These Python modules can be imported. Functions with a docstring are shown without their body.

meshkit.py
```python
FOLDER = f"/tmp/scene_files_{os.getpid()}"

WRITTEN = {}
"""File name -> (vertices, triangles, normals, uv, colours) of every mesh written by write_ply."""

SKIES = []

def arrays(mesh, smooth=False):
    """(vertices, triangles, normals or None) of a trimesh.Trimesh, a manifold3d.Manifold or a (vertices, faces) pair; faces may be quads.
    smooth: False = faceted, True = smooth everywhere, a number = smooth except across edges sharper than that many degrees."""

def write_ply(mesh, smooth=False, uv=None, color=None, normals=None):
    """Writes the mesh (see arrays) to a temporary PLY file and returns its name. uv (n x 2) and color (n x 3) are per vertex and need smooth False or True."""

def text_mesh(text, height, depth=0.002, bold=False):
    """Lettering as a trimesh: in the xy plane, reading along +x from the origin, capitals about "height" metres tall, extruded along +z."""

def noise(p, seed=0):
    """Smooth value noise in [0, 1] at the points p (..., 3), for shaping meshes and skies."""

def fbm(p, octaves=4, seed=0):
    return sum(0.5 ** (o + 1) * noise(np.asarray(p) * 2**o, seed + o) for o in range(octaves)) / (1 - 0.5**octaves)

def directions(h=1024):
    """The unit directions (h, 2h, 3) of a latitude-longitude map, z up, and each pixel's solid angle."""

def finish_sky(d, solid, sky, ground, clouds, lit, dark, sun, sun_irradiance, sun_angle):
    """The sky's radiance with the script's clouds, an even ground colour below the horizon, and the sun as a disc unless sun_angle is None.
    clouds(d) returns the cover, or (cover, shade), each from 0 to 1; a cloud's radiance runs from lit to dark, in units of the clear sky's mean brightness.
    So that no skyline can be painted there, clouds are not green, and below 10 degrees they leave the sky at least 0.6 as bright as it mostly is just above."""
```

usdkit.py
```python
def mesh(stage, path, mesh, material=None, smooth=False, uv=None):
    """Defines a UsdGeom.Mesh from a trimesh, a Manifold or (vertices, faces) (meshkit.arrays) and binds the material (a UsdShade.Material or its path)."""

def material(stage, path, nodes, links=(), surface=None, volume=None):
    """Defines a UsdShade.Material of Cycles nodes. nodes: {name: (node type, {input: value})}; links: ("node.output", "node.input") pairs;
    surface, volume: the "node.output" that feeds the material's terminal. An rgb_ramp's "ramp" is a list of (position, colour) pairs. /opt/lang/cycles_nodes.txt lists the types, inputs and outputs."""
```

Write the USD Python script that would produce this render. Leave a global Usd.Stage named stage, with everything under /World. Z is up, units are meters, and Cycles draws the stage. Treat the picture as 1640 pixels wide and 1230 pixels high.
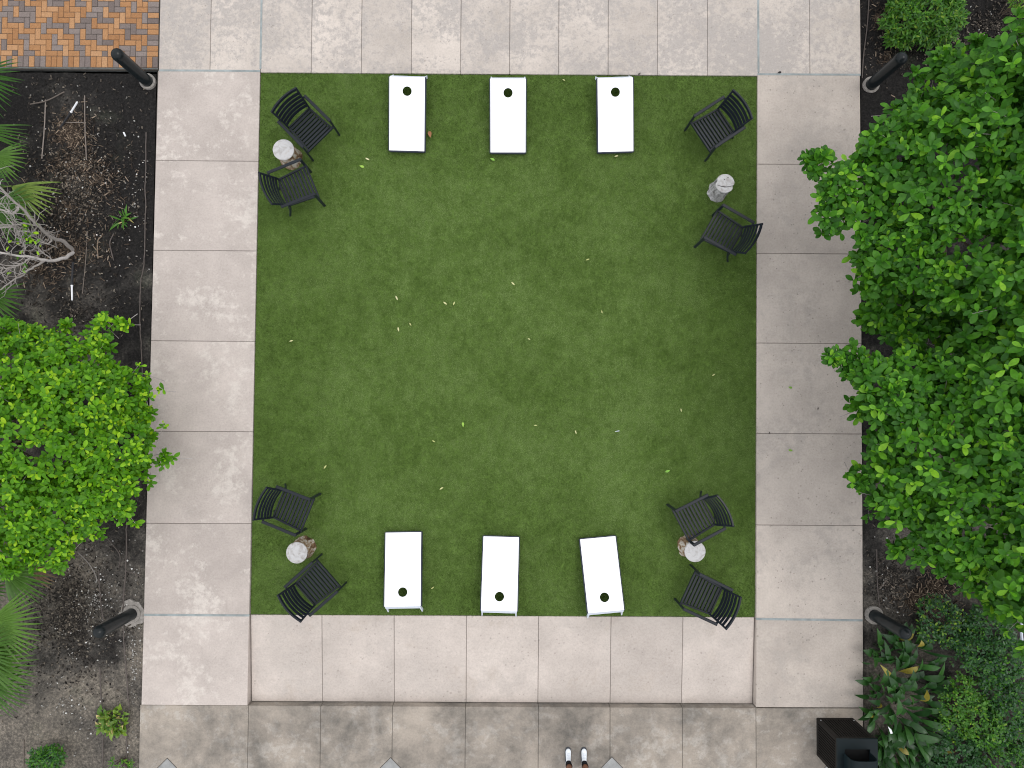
import math, random
import numpy as np, trimesh, usdkit, meshkit
import manifold3d as m3
import shapely.geometry as sg
from pxr import Usd, UsdGeom, UsdLux, UsdShade, Gf, Sdf, Vt

stage = Usd.Stage.CreateInMemory()
UsdGeom.SetStageUpAxis(stage, UsdGeom.Tokens.z)
UsdGeom.SetStageMetersPerUnit(stage, 1.0)
world = UsdGeom.Xform.Define(stage, '/World')
UsdGeom.Scope.Define(stage, '/World/Looks')
PI = math.pi

# ------------------------------------------------------------------ camera, sky, light, exposure
H, FPX, CX, CY = 12.0, 1132.0, 820.0, 615.0           # a drone 12 m up, lens in pixels of a 1640 px wide picture
PITCH, ROLL, YAW = 0.02968, -0.00241, 0.00581
EXPOSURE = 0.64
SUN_AZ, SUN_EL = math.radians(80), math.radians(64)     # azimuth from +y towards +x
SUN_POWER, SUN_ANGLE = 0.14, 30.0
SKY_STRENGTH = 0.11


def _rot(a, b, c):
    rx = np.array([[1, 0, 0], [0, math.cos(a), -math.sin(a)], [0, math.sin(a), math.cos(a)]])
    ry = np.array([[math.cos(b), 0, math.sin(b)], [0, 1, 0], [-math.sin(b), 0, math.cos(b)]])
    rz = np.array([[math.cos(c), -math.sin(c), 0], [math.sin(c), math.cos(c), 0], [0, 0, 1]])
    return rz @ ry @ rx


CAMR = _rot(PITCH, ROLL, YAW)
cam = UsdGeom.Camera.Define(stage, '/World/camera')
cm = np.eye(4); cm[:3, :3] = CAMR.T; cm[3, :3] = (0, 0, H)
cam.AddTransformOp().Set(Gf.Matrix4d(cm.tolist()))
cam.CreateHorizontalApertureAttr(36.0); cam.CreateVerticalApertureAttr(27.0)
cam.CreateFocalLengthAttr(36.0 * FPX / 1640.0)
cam.CreateFStopAttr(0.0)
cam.CreateClippingRangeAttr(Gf.Vec2f(0.05, 5000))
cam.CreateExposureAttr(EXPOSURE)

sky = UsdLux.DomeLight.Define(stage, '/World/sky')
sky_mat = usdkit.material(stage, '/World/Looks/sky', {
    'tc': ('texture_coordinate', {}),
    'sky': ('sky_texture', {'sky_type': 'single_scattering', 'sun_disc': False, 'sun_elevation': SUN_EL, 'sun_rotation': SUN_AZ % (2 * PI), 'aerosol_density': 2.0}),
    'n': ('noise_texture', {'scale': 2.2, 'detail': 5.0, 'roughness': 0.55}),
    'r': ('rgb_ramp', {'ramp': [(0.25, (6.6, 6.8, 7.1)), (0.75, (9.6, 9.7, 9.9))]}),
    'mx': ('mix_color', {'fac': 0.88}),
    'sx': ('separate_xyz', {}), 'gr': ('rgb_ramp', {'ramp': [(0.0, (0.45, 0.45, 0.45)), (1.0, (1.28, 1.28, 1.28))]}), 'gm': ('mix_color', {'blend_type': 'multiply', 'fac': 1.0}),
    'bg': ('background_shader', {'strength': SKY_STRENGTH}),
}, [('tc.generated', 'n.vector'), ('n.fac', 'r.fac'), ('sky.color', 'mx.a'), ('r.color', 'mx.b'), ('tc.generated', 'sx.vector'), ('sx.z', 'gr.fac'), ('mx.result', 'gm.a'), ('gr.color', 'gm.b'), ('gm.result', 'bg.color')], surface='bg.background')
UsdShade.MaterialBindingAPI.Apply(sky.GetPrim()).Bind(sky_mat)
sky.GetPrim().SetCustomDataByKey('kind', 'structure')

sun = UsdLux.DistantLight.Define(stage, '/World/sun')
sun.CreateIntensityAttr(SUN_POWER); sun.CreateAngleAttr(SUN_ANGLE); sun.CreateNormalizeAttr(True)
sun.CreateColorAttr(Gf.Vec3f(1.0, 0.97, 0.92))
_d = np.array([math.sin(SUN_AZ) * math.cos(SUN_EL), math.cos(SUN_AZ) * math.cos(SUN_EL), math.sin(SUN_EL)])
_x = np.cross([0, 0, 1.0], _d); _x /= np.linalg.norm(_x); _y = np.cross(_d, _x)
_m = np.eye(4); _m[0, :3], _m[1, :3], _m[2, :3] = _x, _y, _d
sun.AddTransformOp().Set(Gf.Matrix4d(_m.tolist()))


def at(px, py, z=0.0):
    """The point at height z that the photograph shows at a pixel."""
    d = CAMR @ np.array([(px - CX) / FPX, -(py - CY) / FPX, -1.0])
    t = (z - H) / d[2]
    return np.array([d[0] * t, d[1] * t, z])


def to_px(p):
    q = (np.asarray(p, float) - [0, 0, H]) @ CAMR
    return np.stack([CX + FPX * q[..., 0] / -q[..., 2], CY - FPX * q[..., 1] / -q[..., 2]], -1), -q[..., 2]


# ------------------------------------------------------------------ helpers
_used = {}


def numbered(parent, name):
    k = (parent, name); n = _used.get(k, -1) + 1; _used[k] = n
    return f'{parent}/{name}' if n == 0 else f'{parent}/{name}_{n:03d}'


def path_of(p):
    return '/World' if p is None else str(p.GetPath())


def tag(o, label=None, cat=None, group=None, kind=None):
    for k, v in (('label', label), ('category', cat), ('group', group), ('kind', kind)):
        if v:
            o.SetCustomDataByKey(k, v)
    return o


def obj(name, mesh, mat, parent=None, smooth=False, tone=None, **kw):
    m = usdkit.mesh(stage, numbered(path_of(parent), name), mesh, mat, smooth=smooth)
    if tone is not None:      # one number per vertex, the same over each piece: its place in the material's range of tones
        pv = UsdGeom.PrimvarsAPI(m).CreatePrimvar('tone', Sdf.ValueTypeNames.FloatArray, 'vertex')
        pv.Set(Vt.FloatArray.FromNumpy(np.asarray(tone, np.float32)))
    return tag(m.GetPrim(), **kw)


def thing(name, label=None, cat=None, loc=(0, 0, 0), rz=0.0, group=None, kind=None):
    x = UsdGeom.Xform.Define(stage, numbered('/World', name))
    x.AddTranslateOp().Set(Gf.Vec3d(*map(float, loc))); x.AddRotateZOp().Set(math.degrees(rz))
    return tag(x.GetPrim(), label, cat, group, kind)


def dup(first, name, label, cat, loc, rz, group=None, scale=None):
    r = thing(name, label, cat, loc, rz, group)
    if scale:
        UsdGeom.Xformable(r).AddScaleOp().Set(Gf.Vec3f(*scale))
    r.GetReferences().AddInternalReference(first.GetPath()); r.SetInstanceable(True)
    return r


def cat_(ms):
    return trimesh.util.concatenate(ms)


def box(sx, sy, sz, c=(0, 0, 0), bev=0.0, rot=None):
    """A box with chamfered edges."""
    if bev > 0:
        h = np.array([sx, sy, sz]) / 2
        pts = []
        for s in np.ndindex(2, 2, 2):
            s = np.array(s) * 2 - 1
            for k in range(3):
                q = h - bev; q[k] = h[k]
                pts.append(s * q)
        m = trimesh.convex.convex_hull(np.array(pts))
    else:
        m = trimesh.creation.box([sx, sy, sz])
    if rot is not None:
        m.apply_transform(rot)
    m.apply_translation(c)
    return m


def bar(a, b, w, h, up=(0, 0, 1), bev=0.003):
    """A rectangular bar from a to b: w across, h along 'up'."""
    a, b = np.asarray(a, float), np.asarray(b, float)
    y = b - a; L = np.linalg.norm(y); y /= L
    x = np.cross(y, up); x /= np.linalg.norm(x); z = np.cross(x, y)
    T = np.eye(4); T[:3, 0], T[:3, 1], T[:3, 2] = x, y, z; T[:3, 3] = (a + b) / 2
    m = box(w, L, h, bev=bev); m.apply_transform(T)
    return m


def tube(pts, rad, n=8, cap=True):
    """A tube along a polyline."""
    P = np.asarray(pts, float); k = len(P)
    R = np.full(k, rad, float) if np.ndim(rad) == 0 else np.asarray(rad, float)
    t = np.gradient(P, axis=0); t /= np.linalg.norm(t, axis=1, keepdims=True) + 1e-12
    u = np.cross(t[0], [0.3, 0.2, 1.0]); 
    if np.linalg.norm(u) < 1e-3: u = np.cross(t[0], [1, 0, 0])
    V = []
    ang = np.arange(n) / n * 2 * PI
    for i in range(k):
        u = u - t[i] * (u @ t[i]); u /= np.linalg.norm(u) + 1e-12
        v = np.cross(t[i], u)
        V.append(P[i] + R[i] * (np.cos(ang)[:, None] * u + np.sin(ang)[:, None] * v))
    V = np.vstack(V); F = []
    for i in range(k - 1):
        for j in range(n):
            a, b = i * n + j, i * n + (j + 1) % n
            F += [[a, b, b + n], [a, b + n, a + n]]
    if cap:
        V = np.vstack([V, P[0], P[-1]]); c0, c1 = len(V) - 2, len(V) - 1
        for j in range(n):
            F += [[c0, (j + 1) % n, j], [c1, (k - 1) * n + j, (k - 1) * n + (j + 1) % n]]
    return trimesh.Trimesh(V, np.array(F), process=False)


def spline(pts, n=24):
    """Catmull-Rom through the points."""
    P = np.asarray(pts, float); P = np.vstack([2 * P[0] - P[1], P, 2 * P[-1] - P[-2]])
    out = []; segs = len(P) - 3; per = max(2, n // segs)
    for i in range(segs):
        p0, p1, p2, p3 = P[i:i + 4]
        for t in np.linspace(0, 1, per, endpoint=(i == segs - 1)):
            out.append(0.5 * (2 * p1 + (p2 - p0) * t + (2 * p0 - 5 * p1 + 4 * p2 - p3) * t * t + (3 * p1 - p0 - 3 * p2 + p3) * t ** 3))
    return np.array(out)


def lathe(prof, n=32):
    """Revolve (r, z) pairs about z."""
    prof = np.asarray(prof, float); k = len(prof); a = np.arange(n) / n * 2 * PI
    V = np.stack([prof[:, None, 0] * np.cos(a), prof[:, None, 0] * np.sin(a), np.repeat(prof[:, 1:], n, 1)], -1).reshape(-1, 3)
    F = []
    for i in range(k - 1):
        for j in range(n):
            p, q = i * n + j, i * n + (j + 1) % n
            F += [[p, q, q + n], [p, q + n, p + n]]
    return trimesh.Trimesh(V, np.array(F), process=False)


def extrude(poly, h, z=0.0):
    m = trimesh.creation.extrude_polygon(poly, h, engine='earcut'); m.apply_translation([0, 0, z]); return m


# ------------------------------------------------------------------ materials
def mat(name, nodes, links, surface='p.BSDF'):
    return usdkit.material(stage, f'/World/Looks/{name}', nodes, links, surface=surface)


def plain(name, c, rough=0.5, spec=0.5, metal=0.0, var=0.12, vscale=14.0, bump=0.0, bscale=120.0, coat=0.0):
    n = {'g': ('geometry', {}), 'n': ('noise_texture', {'scale': vscale, 'detail': 5.0, 'roughness': 0.6}),
         'r': ('rgb_ramp', {'ramp': [(0.3, tuple(x * (1 - var) for x in c)), (0.7, tuple(min(1, x * (1 + var)) for x in c))]}),
         'p': ('principled_bsdf', {'roughness': rough, 'specular_ior_level': spec, 'metallic': metal, 'coat_weight': coat})}
    l = [('g.position', 'n.vector'), ('n.fac', 'r.fac'), ('r.color', 'p.base_color')]
    if bump:
        n['bn'] = ('noise_texture', {'scale': bscale, 'detail': 3.0}); n['b'] = ('bump', {'strength': bump, 'distance': 0.01})
        l += [('g.position', 'bn.vector'), ('bn.fac', 'b.height'), ('b.normal', 'p.normal')]
    return mat(name, n, l)


def concrete(name, c, other, broad=0.7, flk=9.0, lo=0.52, hi=0.58, mix=1.0, bw=0.9, shift=0.0, stain=(0.5, 0.5, 0.5), stain_lo=0.6, stain_hi=0.8, sscale=0.9, sfac=0.0, pits=0.5, pscale=16.0):
    """Broom-finished concrete: tone drift, flecked worn patches of another tone, soft stains, small pits."""
    c = np.array(c)
    n = {
        'g': ('geometry', {}), 'oi': ('object_info', {}),
        'n1': ('noise_texture', {'scale': 1.3, 'detail': 7.0, 'roughness': 0.66}),
        'r1': ('rgb_ramp', {'ramp': [(0.3, tuple(c * 0.84)), (0.7, tuple(c * 1.12))]}),
        'hv': ('hsv', {'saturation': 1.0}), 'ov': ('map_range', {'to_min': 0.92, 'to_max': 1.07}),
        'nb': ('noise_texture', {'scale': flk, 'detail': 9.0, 'roughness': 0.74, 'distortion': 0.15}),
        'nb2': ('noise_texture', {'scale': broad, 'detail': 4.0, 'roughness': 0.6}),
        'ab': ('math', {'math_type': 'multiply_add', 'value2': bw}),
        'sh': ('math', {'math_type': 'subtract', 'value2': 0.5 * bw - shift}),
        'rb': ('rgb_ramp', {'ramp': [(lo, (0, 0, 0)), (hi, (mix, mix, mix))]}),
        'm1': ('mix_color', {'b': tuple(other)}),
        'ns': ('noise_texture', {'scale': sscale, 'detail': 10.0, 'roughness': 0.72, 'distortion': 0.15}),
        'rs': ('rgb_ramp', {'ramp': [(stain_lo, (0, 0, 0)), (stain_hi, (sfac, sfac, sfac))]}),
        'm2': ('mix_color', {'b': tuple(c * np.array(stain))}),
        'vp': ('voronoi_texture', {'scale': pscale, 'randomness': 1.0}),
        'np': ('noise_texture', {'scale': 3.0, 'detail': 2.0}),
        'sp': ('math', {'math_type': 'multiply_add', 'value2': 0.42, 'value3': -0.10}),
        'lp': ('math', {'math_type': 'less_than'}),
        'fp': ('math', {'math_type': 'multiply', 'value2': pits}),
        'm3': ('mix_color', {'b': tuple(c * 0.5)}),
        'nf': ('noise_texture', {'scale': 30.0, 'detail': 7.0, 'roughness': 0.85}),
        'rf': ('rgb_ramp', {'ramp': [(0.3, (0.80, 0.80, 0.80)), (0.5, (1, 1, 1)), (0.7, (1.13, 1.13, 1.13))]}),
        'm4': ('mix_color', {'blend_type': 'multiply', 'fac': 1.0}),
        'b': ('bump', {'strength': 0.25, 'distance': 0.004}),
        'p': ('principled_bsdf', {'roughness': 0.85, 'specular_ior_level': 0.15}),
    }
    l = [('g.position', f'{k}.vector') for k in ('n1', 'nb', 'nb2', 'ns', 'vp', 'np', 'nf')]
    l += [('n1.fac', 'r1.fac'), ('oi.random', 'ov.value'), ('ov.result', 'hv.value'), ('r1.color', 'hv.color'),
          ('nb2.fac', 'ab.value1'), ('nb.fac', 'ab.value3'), ('ab.value', 'sh.value1'), ('sh.value', 'rb.fac'), ('rb.color', 'm1.fac'), ('hv.color', 'm1.a'),
          ('ns.fac', 'rs.fac'), ('rs.color', 'm2.fac'), ('m1.result', 'm2.a'),
          ('np.fac', 'sp.value1'), ('vp.distance', 'lp.value1'), ('sp.value', 'lp.value2'), ('lp.value', 'fp.value1'), ('fp.value', 'm3.fac'), ('m2.result', 'm3.a'),
          ('nf.fac', 'rf.fac'), ('m3.result', 'm4.a'), ('rf.color', 'm4.b'), ('m4.result', 'p.base_color'),
          ('nf.fac', 'b.height'), ('b.normal', 'p.normal')]
    return mat(name, n, l)


def leaf_mat(name, lo, hi, rough=0.42, trans=0.25, spec=0.45):
    """A leaf with a tone of its own: from lo to hi by leaf."""
    n = {'g': ('geometry', {}), 'at': ('attribute', {'attribute': 'tone'}), 'oi': ('object_info', {}), 'add': ('math', {'math_type': 'add'}), 'fr': ('math', {'math_type': 'fraction'}),
         'r': ('rgb_ramp', {'ramp': [(0.0, lo), (0.7, tuple(0.5 * (a + b) for a, b in zip(lo, hi))), (1.0, hi)]}),
         'n': ('noise_texture', {'scale': 25.0, 'detail': 2.0}), 'rn': ('rgb_ramp', {'ramp': [(0.3, (0.85, 0.85, 0.85)), (0.7, (1.12, 1.12, 1.12))]}),
         'm': ('mix_color', {'blend_type': 'multiply', 'fac': 1.0}),
         'tc': ('mix_color', {'blend_type': 'multiply', 'fac': 1.0, 'b': (1.25, 1.3, 0.5)}),
         'p': ('principled_bsdf', {'roughness': rough, 'specular_ior_level': spec}), 't': ('translucent_bsdf', {}),
         'mx': ('mix_closure', {'fac': trans})}
    l = [('at.fac', 'add.value1'), ('oi.random', 'add.value2'), ('add.value', 'fr.value1'), ('fr.value', 'r.fac'), ('g.position', 'n.vector'), ('n.fac', 'rn.fac'),
         ('r.color', 'm.a'), ('rn.color', 'm.b'), ('m.result', 'p.base_color'), ('m.result', 'tc.a'), ('tc.result', 't.color'), ('p.BSDF', 'mx.closure1'), ('t.BSDF', 'mx.closure2')]
    return mat(name, n, l, 'mx.closure')


def island_mat(name, stops, rough=0.8, spec=0.3):
    n = {'g': ('geometry', {}), 'at': ('attribute', {'attribute': 'tone'}), 'oi': ('object_info', {}), 'add': ('math', {'math_type': 'add'}), 'fr': ('math', {'math_type': 'fraction'}), 'r': ('rgb_ramp', {'ramp': stops}),
         'n': ('noise_texture', {'scale': 60.0, 'detail': 4.0}), 'rn': ('rgb_ramp', {'ramp': [(0.3, (0.8, 0.8, 0.8)), (0.7, (1.15, 1.15, 1.15))]}),
         'm': ('mix_color', {'blend_type': 'multiply', 'fac': 1.0}), 'p': ('principled_bsdf', {'roughness': rough, 'specular_ior_level': spec})}
    l = [('at.fac', 'add.value1'), ('oi.random', 'add.value2'), ('add.value', 'fr.value1'), ('fr.value', 'r.fac'), ('g.position', 'n.vector'), ('n.fac', 'rn.fac'),
         ('r.color', 'm.a'), ('rn.color', 'm.b'), ('m.result', 'p.base_color')]
    return mat(name, n, l)


M = {}
M['concrete_left'] = concrete('concrete_left', (0.432, 0.378, 0.343), (0.53, 0.478, 0.432), broad=1.0, flk=6.5, lo=0.50, hi=0.64, mix=0.8, bw=0.9, shift=-0.03, pits=0.2)
M['concrete_right'] = concrete('concrete_right', (0.425, 0.372, 0.328), (0.31, 0.28, 0.252), flk=6.0, lo=0.52, hi=0.68, mix=0.5, pits=0.6, pscale=11)
M['concrete_top'] = concrete('concrete_top', (0.455, 0.402, 0.358), (0.335, 0.304, 0.282), broad=0.75, flk=10.0, lo=0.44, hi=0.57, mix=0.85, bw=0.85, pits=0.5, pscale=12)
M['concrete_ramp'] = concrete('concrete_ramp', (0.445, 0.39, 0.35), (0.40, 0.355, 0.32), flk=5.0, lo=0.5, hi=0.66, mix=0.6, stain=(0.8, 0.76, 0.7), stain_lo=0.56, stain_hi=0.72, sscale=1.8, sfac=0.45, pits=0.4, pscale=10)
M['concrete_bottom'] = concrete('concrete_bottom', (0.31, 0.268, 0.225), (0.40, 0.365, 0.325), broad=1.5, flk=6.0, lo=0.53, hi=0.66, mix=0.6, stain=(0.26, 0.285, 0.31), stain_lo=0.40, stain_hi=0.64, sscale=0.8, sfac=0.85, pits=0.3)
M['joint'] = plain('joint', (0.10, 0.09, 0.08), 0.95, 0.1)
M['sealant'] = plain('sealant', (0.245, 0.27, 0.268), 0.7, 0.15, vscale=6, var=0.25)
M['diamond'] = plain('diamond', (0.25, 0.25, 0.245), 0.8, 0.2, vscale=9, var=0.2)
M['brick_tan'] = island_mat('brick_tan', [(0, (0.27, 0.135, 0.062)), (0.5, (0.325, 0.17, 0.08)), (1, (0.37, 0.21, 0.11))], 0.9, 0.1)
M['brick_grey'] = island_mat('brick_grey', [(0, (0.135, 0.108, 0.098)), (0.5, (0.165, 0.135, 0.123)), (1, (0.20, 0.165, 0.15))], 0.9, 0.1)
M['edging'] = plain('edging', (0.12, 0.125, 0.12), 0.9, 0.2, var=0.3)
M['black_metal'] = plain('black_metal', (0.0052, 0.0072, 0.0105), 0.34, 0.27, var=0.2, vscale=8, bump=0.05, bscale=300)
M['bollard_paint'] = plain('bollard_paint', (0.006, 0.0078, 0.0085), 0.25, 0.22, var=0.25, vscale=9)
M['collar'] = plain('collar', (0.24, 0.22, 0.20), 0.9, 0.2, var=0.3, vscale=25, bump=0.4)
M['white_deck'] = plain('white_deck', (0.82, 0.82, 0.82), 0.45, 0.4, var=0.015, vscale=3)
M['navy_edge'] = plain('navy_edge', (0.022, 0.026, 0.045), 0.6, 0.4)
M['white_leg'] = plain('white_leg', (0.55, 0.59, 0.66), 0.5, 0.3, var=0.04)
M['stump_top'] = mat('stump_top', {
    'g': ('geometry', {}), 'n': ('noise_texture', {'scale': 11.0, 'detail': 8.0, 'roughness': 0.7, 'distortion': 0.8}),
    'r': ('rgb_ramp', {'ramp': [(0.30, (0.20, 0.175, 0.155)), (0.42, (0.335, 0.32, 0.31)), (0.55, (0.44, 0.435, 0.435)), (0.72, (0.36, 0.325, 0.305))]}),
    'p': ('principled_bsdf', {'roughness': 0.6, 'specular_ior_level': 0.3})}, [('g.position', 'n.vector'), ('n.fac', 'r.fac'), ('r.color', 'p.base_color')])
M['bark'] = mat('bark', {
    'g': ('geometry', {}), 'mp': ('mapping', {'scale': (1, 1, 0.35)}), 'n': ('noise_texture', {'scale': 14.0, 'detail': 6.0, 'roughness': 0.65, 'distortion': 0.8}),
    'r': ('rgb_ramp', {'ramp': [(0.34, (0.05, 0.026, 0.014)), (0.45, (0.19, 0.11, 0.06)), (0.51, (0.30, 0.21, 0.14)), (0.56, (0.46, 0.41, 0.36)), (0.72, (0.52, 0.48, 0.44))]}), 'b': ('bump', {'strength': 0.8, 'distance': 0.01}),
    'p': ('principled_bsdf', {'roughness': 0.75, 'specular_ior_level': 0.3})}, [('g.position', 'mp.vector'), ('mp.vector', 'n.vector'), ('n.fac', 'r.fac'), ('r.color', 'p.base_color'), ('n.fac', 'b.height'), ('b.normal', 'p.normal')])
M['bark_grey'] = mat('bark_grey', {
    'g': ('geometry', {}), 'mp': ('mapping', {'scale': (1, 1, 0.3)}), 'n': ('noise_texture', {'scale': 18.0, 'detail': 6.0, 'roughness': 0.65, 'distortion': 0.8}),
    'r': ('rgb_ramp', {'ramp': [(0.3, (0.07, 0.065, 0.06)), (0.45, (0.24, 0.23, 0.23)), (0.6, (0.40, 0.39, 0.39)), (0.75, (0.6, 0.58, 0.56))]}), 'b': ('bump', {'strength': 0.7, 'distance': 0.01}),
    'p': ('principled_bsdf', {'roughness': 0.7, 'specular_ior_level': 0.3})}, [('g.position', 'mp.vector'), ('mp.vector', 'n.vector'), ('n.fac', 'r.fac'), ('r.color', 'p.base_color'), ('n.fac', 'b.height'), ('b.normal', 'p.normal')])
M['crack'] = plain('crack', (0.03, 0.028, 0.03), 0.9, 0.1)
M['wood'] = plain('wood', (0.11, 0.085, 0.065), 0.9, 0.2, var=0.4, vscale=30, bump=0.5)
M['grey_twig'] = island_mat('grey_twig', [(0, (0.20, 0.18, 0.165)), (0.5, (0.29, 0.265, 0.245)), (1, (0.40, 0.37, 0.35))], 0.9, 0.2)
M['twig'] = island_mat('twig', [(0, (0.12, 0.10, 0.085)), (1, (0.24, 0.205, 0.18))], 0.9, 0.2)
M['hose'] = plain('hose', (0.075, 0.06, 0.052), 0.6, 0.4, var=0.25)
M['black_plastic'] = plain('black_plastic', (0.012, 0.012, 0.014), 0.5, 0.4)
M['white_plastic'] = plain('white_plastic', (0.68, 0.68, 0.7), 0.4, 0.5, var=0.06)
M['bin_slat'] = plain('bin_slat', (0.009, 0.008, 0.007), 0.55, 0.11, var=0.25)
M['bin_lid'] = plain('bin_lid', (0.0045, 0.0085, 0.010), 0.45, 0.13, var=0.15)
M['bin_dark'] = plain('bin_dark', (0.006, 0.006, 0.006), 0.8, 0.2)
M['leaf_left'] = leaf_mat('leaf_left', (0.042, 0.145, 0.006), (0.125, 0.31, 0.009), rough=0.45, spec=0.2)
M['leaf_left_young'] = leaf_mat('leaf_left_young', (0.17, 0.38, 0.010), (0.30, 0.47, 0.016), rough=0.45, spec=0.22)
M['leaf_right'] = leaf_mat('leaf_right', (0.024, 0.095, 0.010), (0.078, 0.235, 0.014), rough=0.42, spec=0.2)
M['leaf_right_young'] = leaf_mat('leaf_right_young', (0.085, 0.26, 0.014), (0.18, 0.37, 0.02), rough=0.45, spec=0.22)
M['leaf_box'] = leaf_mat('leaf_box', (0.022, 0.085, 0.010), (0.085, 0.23, 0.018), spec=0.35)
M['leaf_dark_box'] = leaf_mat('leaf_dark_box', (0.012, 0.048, 0.014), (0.036, 0.115, 0.024), rough=0.35)
M['leaf_yellow_box'] = leaf_mat('leaf_yellow_box', (0.06, 0.17, 0.012), (0.20, 0.30, 0.03), spec=0.3)
M['palm'] = leaf_mat('palm', (0.032, 0.090, 0.014), (0.105, 0.20, 0.036), rough=0.42, trans=0.2, spec=0.35)
M['palm_yellow'] = leaf_mat('palm_yellow', (0.13, 0.20, 0.04), (0.25, 0.31, 0.09), rough=0.45, trans=0.2, spec=0.3)
M['palm_grey'] = leaf_mat('palm_grey', (0.055, 0.085, 0.05), (0.10, 0.14, 0.08), rough=0.5, trans=0.1)
M['palm_dead'] = leaf_mat('palm_dead', (0.14, 0.09, 0.055), (0.26, 0.18, 0.11), rough=0.8, trans=0.1)
M['aspidistra'] = leaf_mat('aspidistra', (0.008, 0.030, 0.007), (0.028, 0.085, 0.016), rough=0.35, trans=0.1, spec=0.35)
M['aspidistra_yellow'] = leaf_mat('aspidistra_yellow', (0.15, 0.13, 0.02), (0.27, 0.22, 0.03), rough=0.5, trans=0.1)
M['broad_leaf'] = leaf_mat('broad_leaf', (0.05, 0.12, 0.015), (0.17, 0.26, 0.03), rough=0.4)
M['leaf_tan'] = leaf_mat('leaf_tan', (0.26, 0.22, 0.07), (0.42, 0.35, 0.14), rough=0.7, trans=0.1)
M['fallen_pale'] = leaf_mat('fallen_pale', (0.42, 0.44, 0.16), (0.62, 0.58, 0.36), rough=0.7, trans=0.1)
M['fallen_green'] = leaf_mat('fallen_green', (0.15, 0.35, 0.04), (0.30, 0.45, 0.06), rough=0.6, trans=0.1)
M['fallen_brown'] = leaf_mat('fallen_brown', (0.30, 0.13, 0.06), (0.36, 0.17, 0.08), rough=0.7, trans=0.1)
M['skin'] = plain('skin', (0.17, 0.075, 0.042), 0.5, 0.4, var=0.06)
M['hair'] = plain('hair', (0.010, 0.008, 0.007), 0.6, 0.3)
M['black_cloth'] = plain('black_cloth', (0.010, 0.010, 0.012), 0.9, 0.15, var=0.2, vscale=40, bump=0.3)
M['grey_cloth'] = plain('grey_cloth', (0.07, 0.07, 0.075), 0.9, 0.15, var=0.15, vscale=40, bump=0.3)
M['white_shoe'] = plain('white_shoe', (0.74, 0.77, 0.80), 0.55, 0.3, var=0.04)
M['shoe_sole'] = plain('shoe_sole', (0.055, 0.06, 0.07), 0.7, 0.3)
M['mulch'] = island_mat('mulch', [(0, (0.018, 0.013, 0.010)), (0.5, (0.055, 0.040, 0.029)), (0.82, (0.13, 0.095, 0.068)), (1, (0.30, 0.235, 0.175))], 0.9, 0.15)
M['dark_mulch'] = island_mat('dark_mulch', [(0, (0.010, 0.009, 0.008)), (0.55, (0.035, 0.03, 0.026)), (0.85, (0.09, 0.075, 0.06)), (1, (0.20, 0.17, 0.135))], 0.9, 0.15)
M['pebble'] = island_mat('pebble', [(0, (0.12, 0.11, 0.095)), (0.6, (0.26, 0.245, 0.225)), (0.9, (0.42, 0.41, 0.39)), (1, (0.72, 0.71, 0.69))], 0.8, 0.3)
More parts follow.
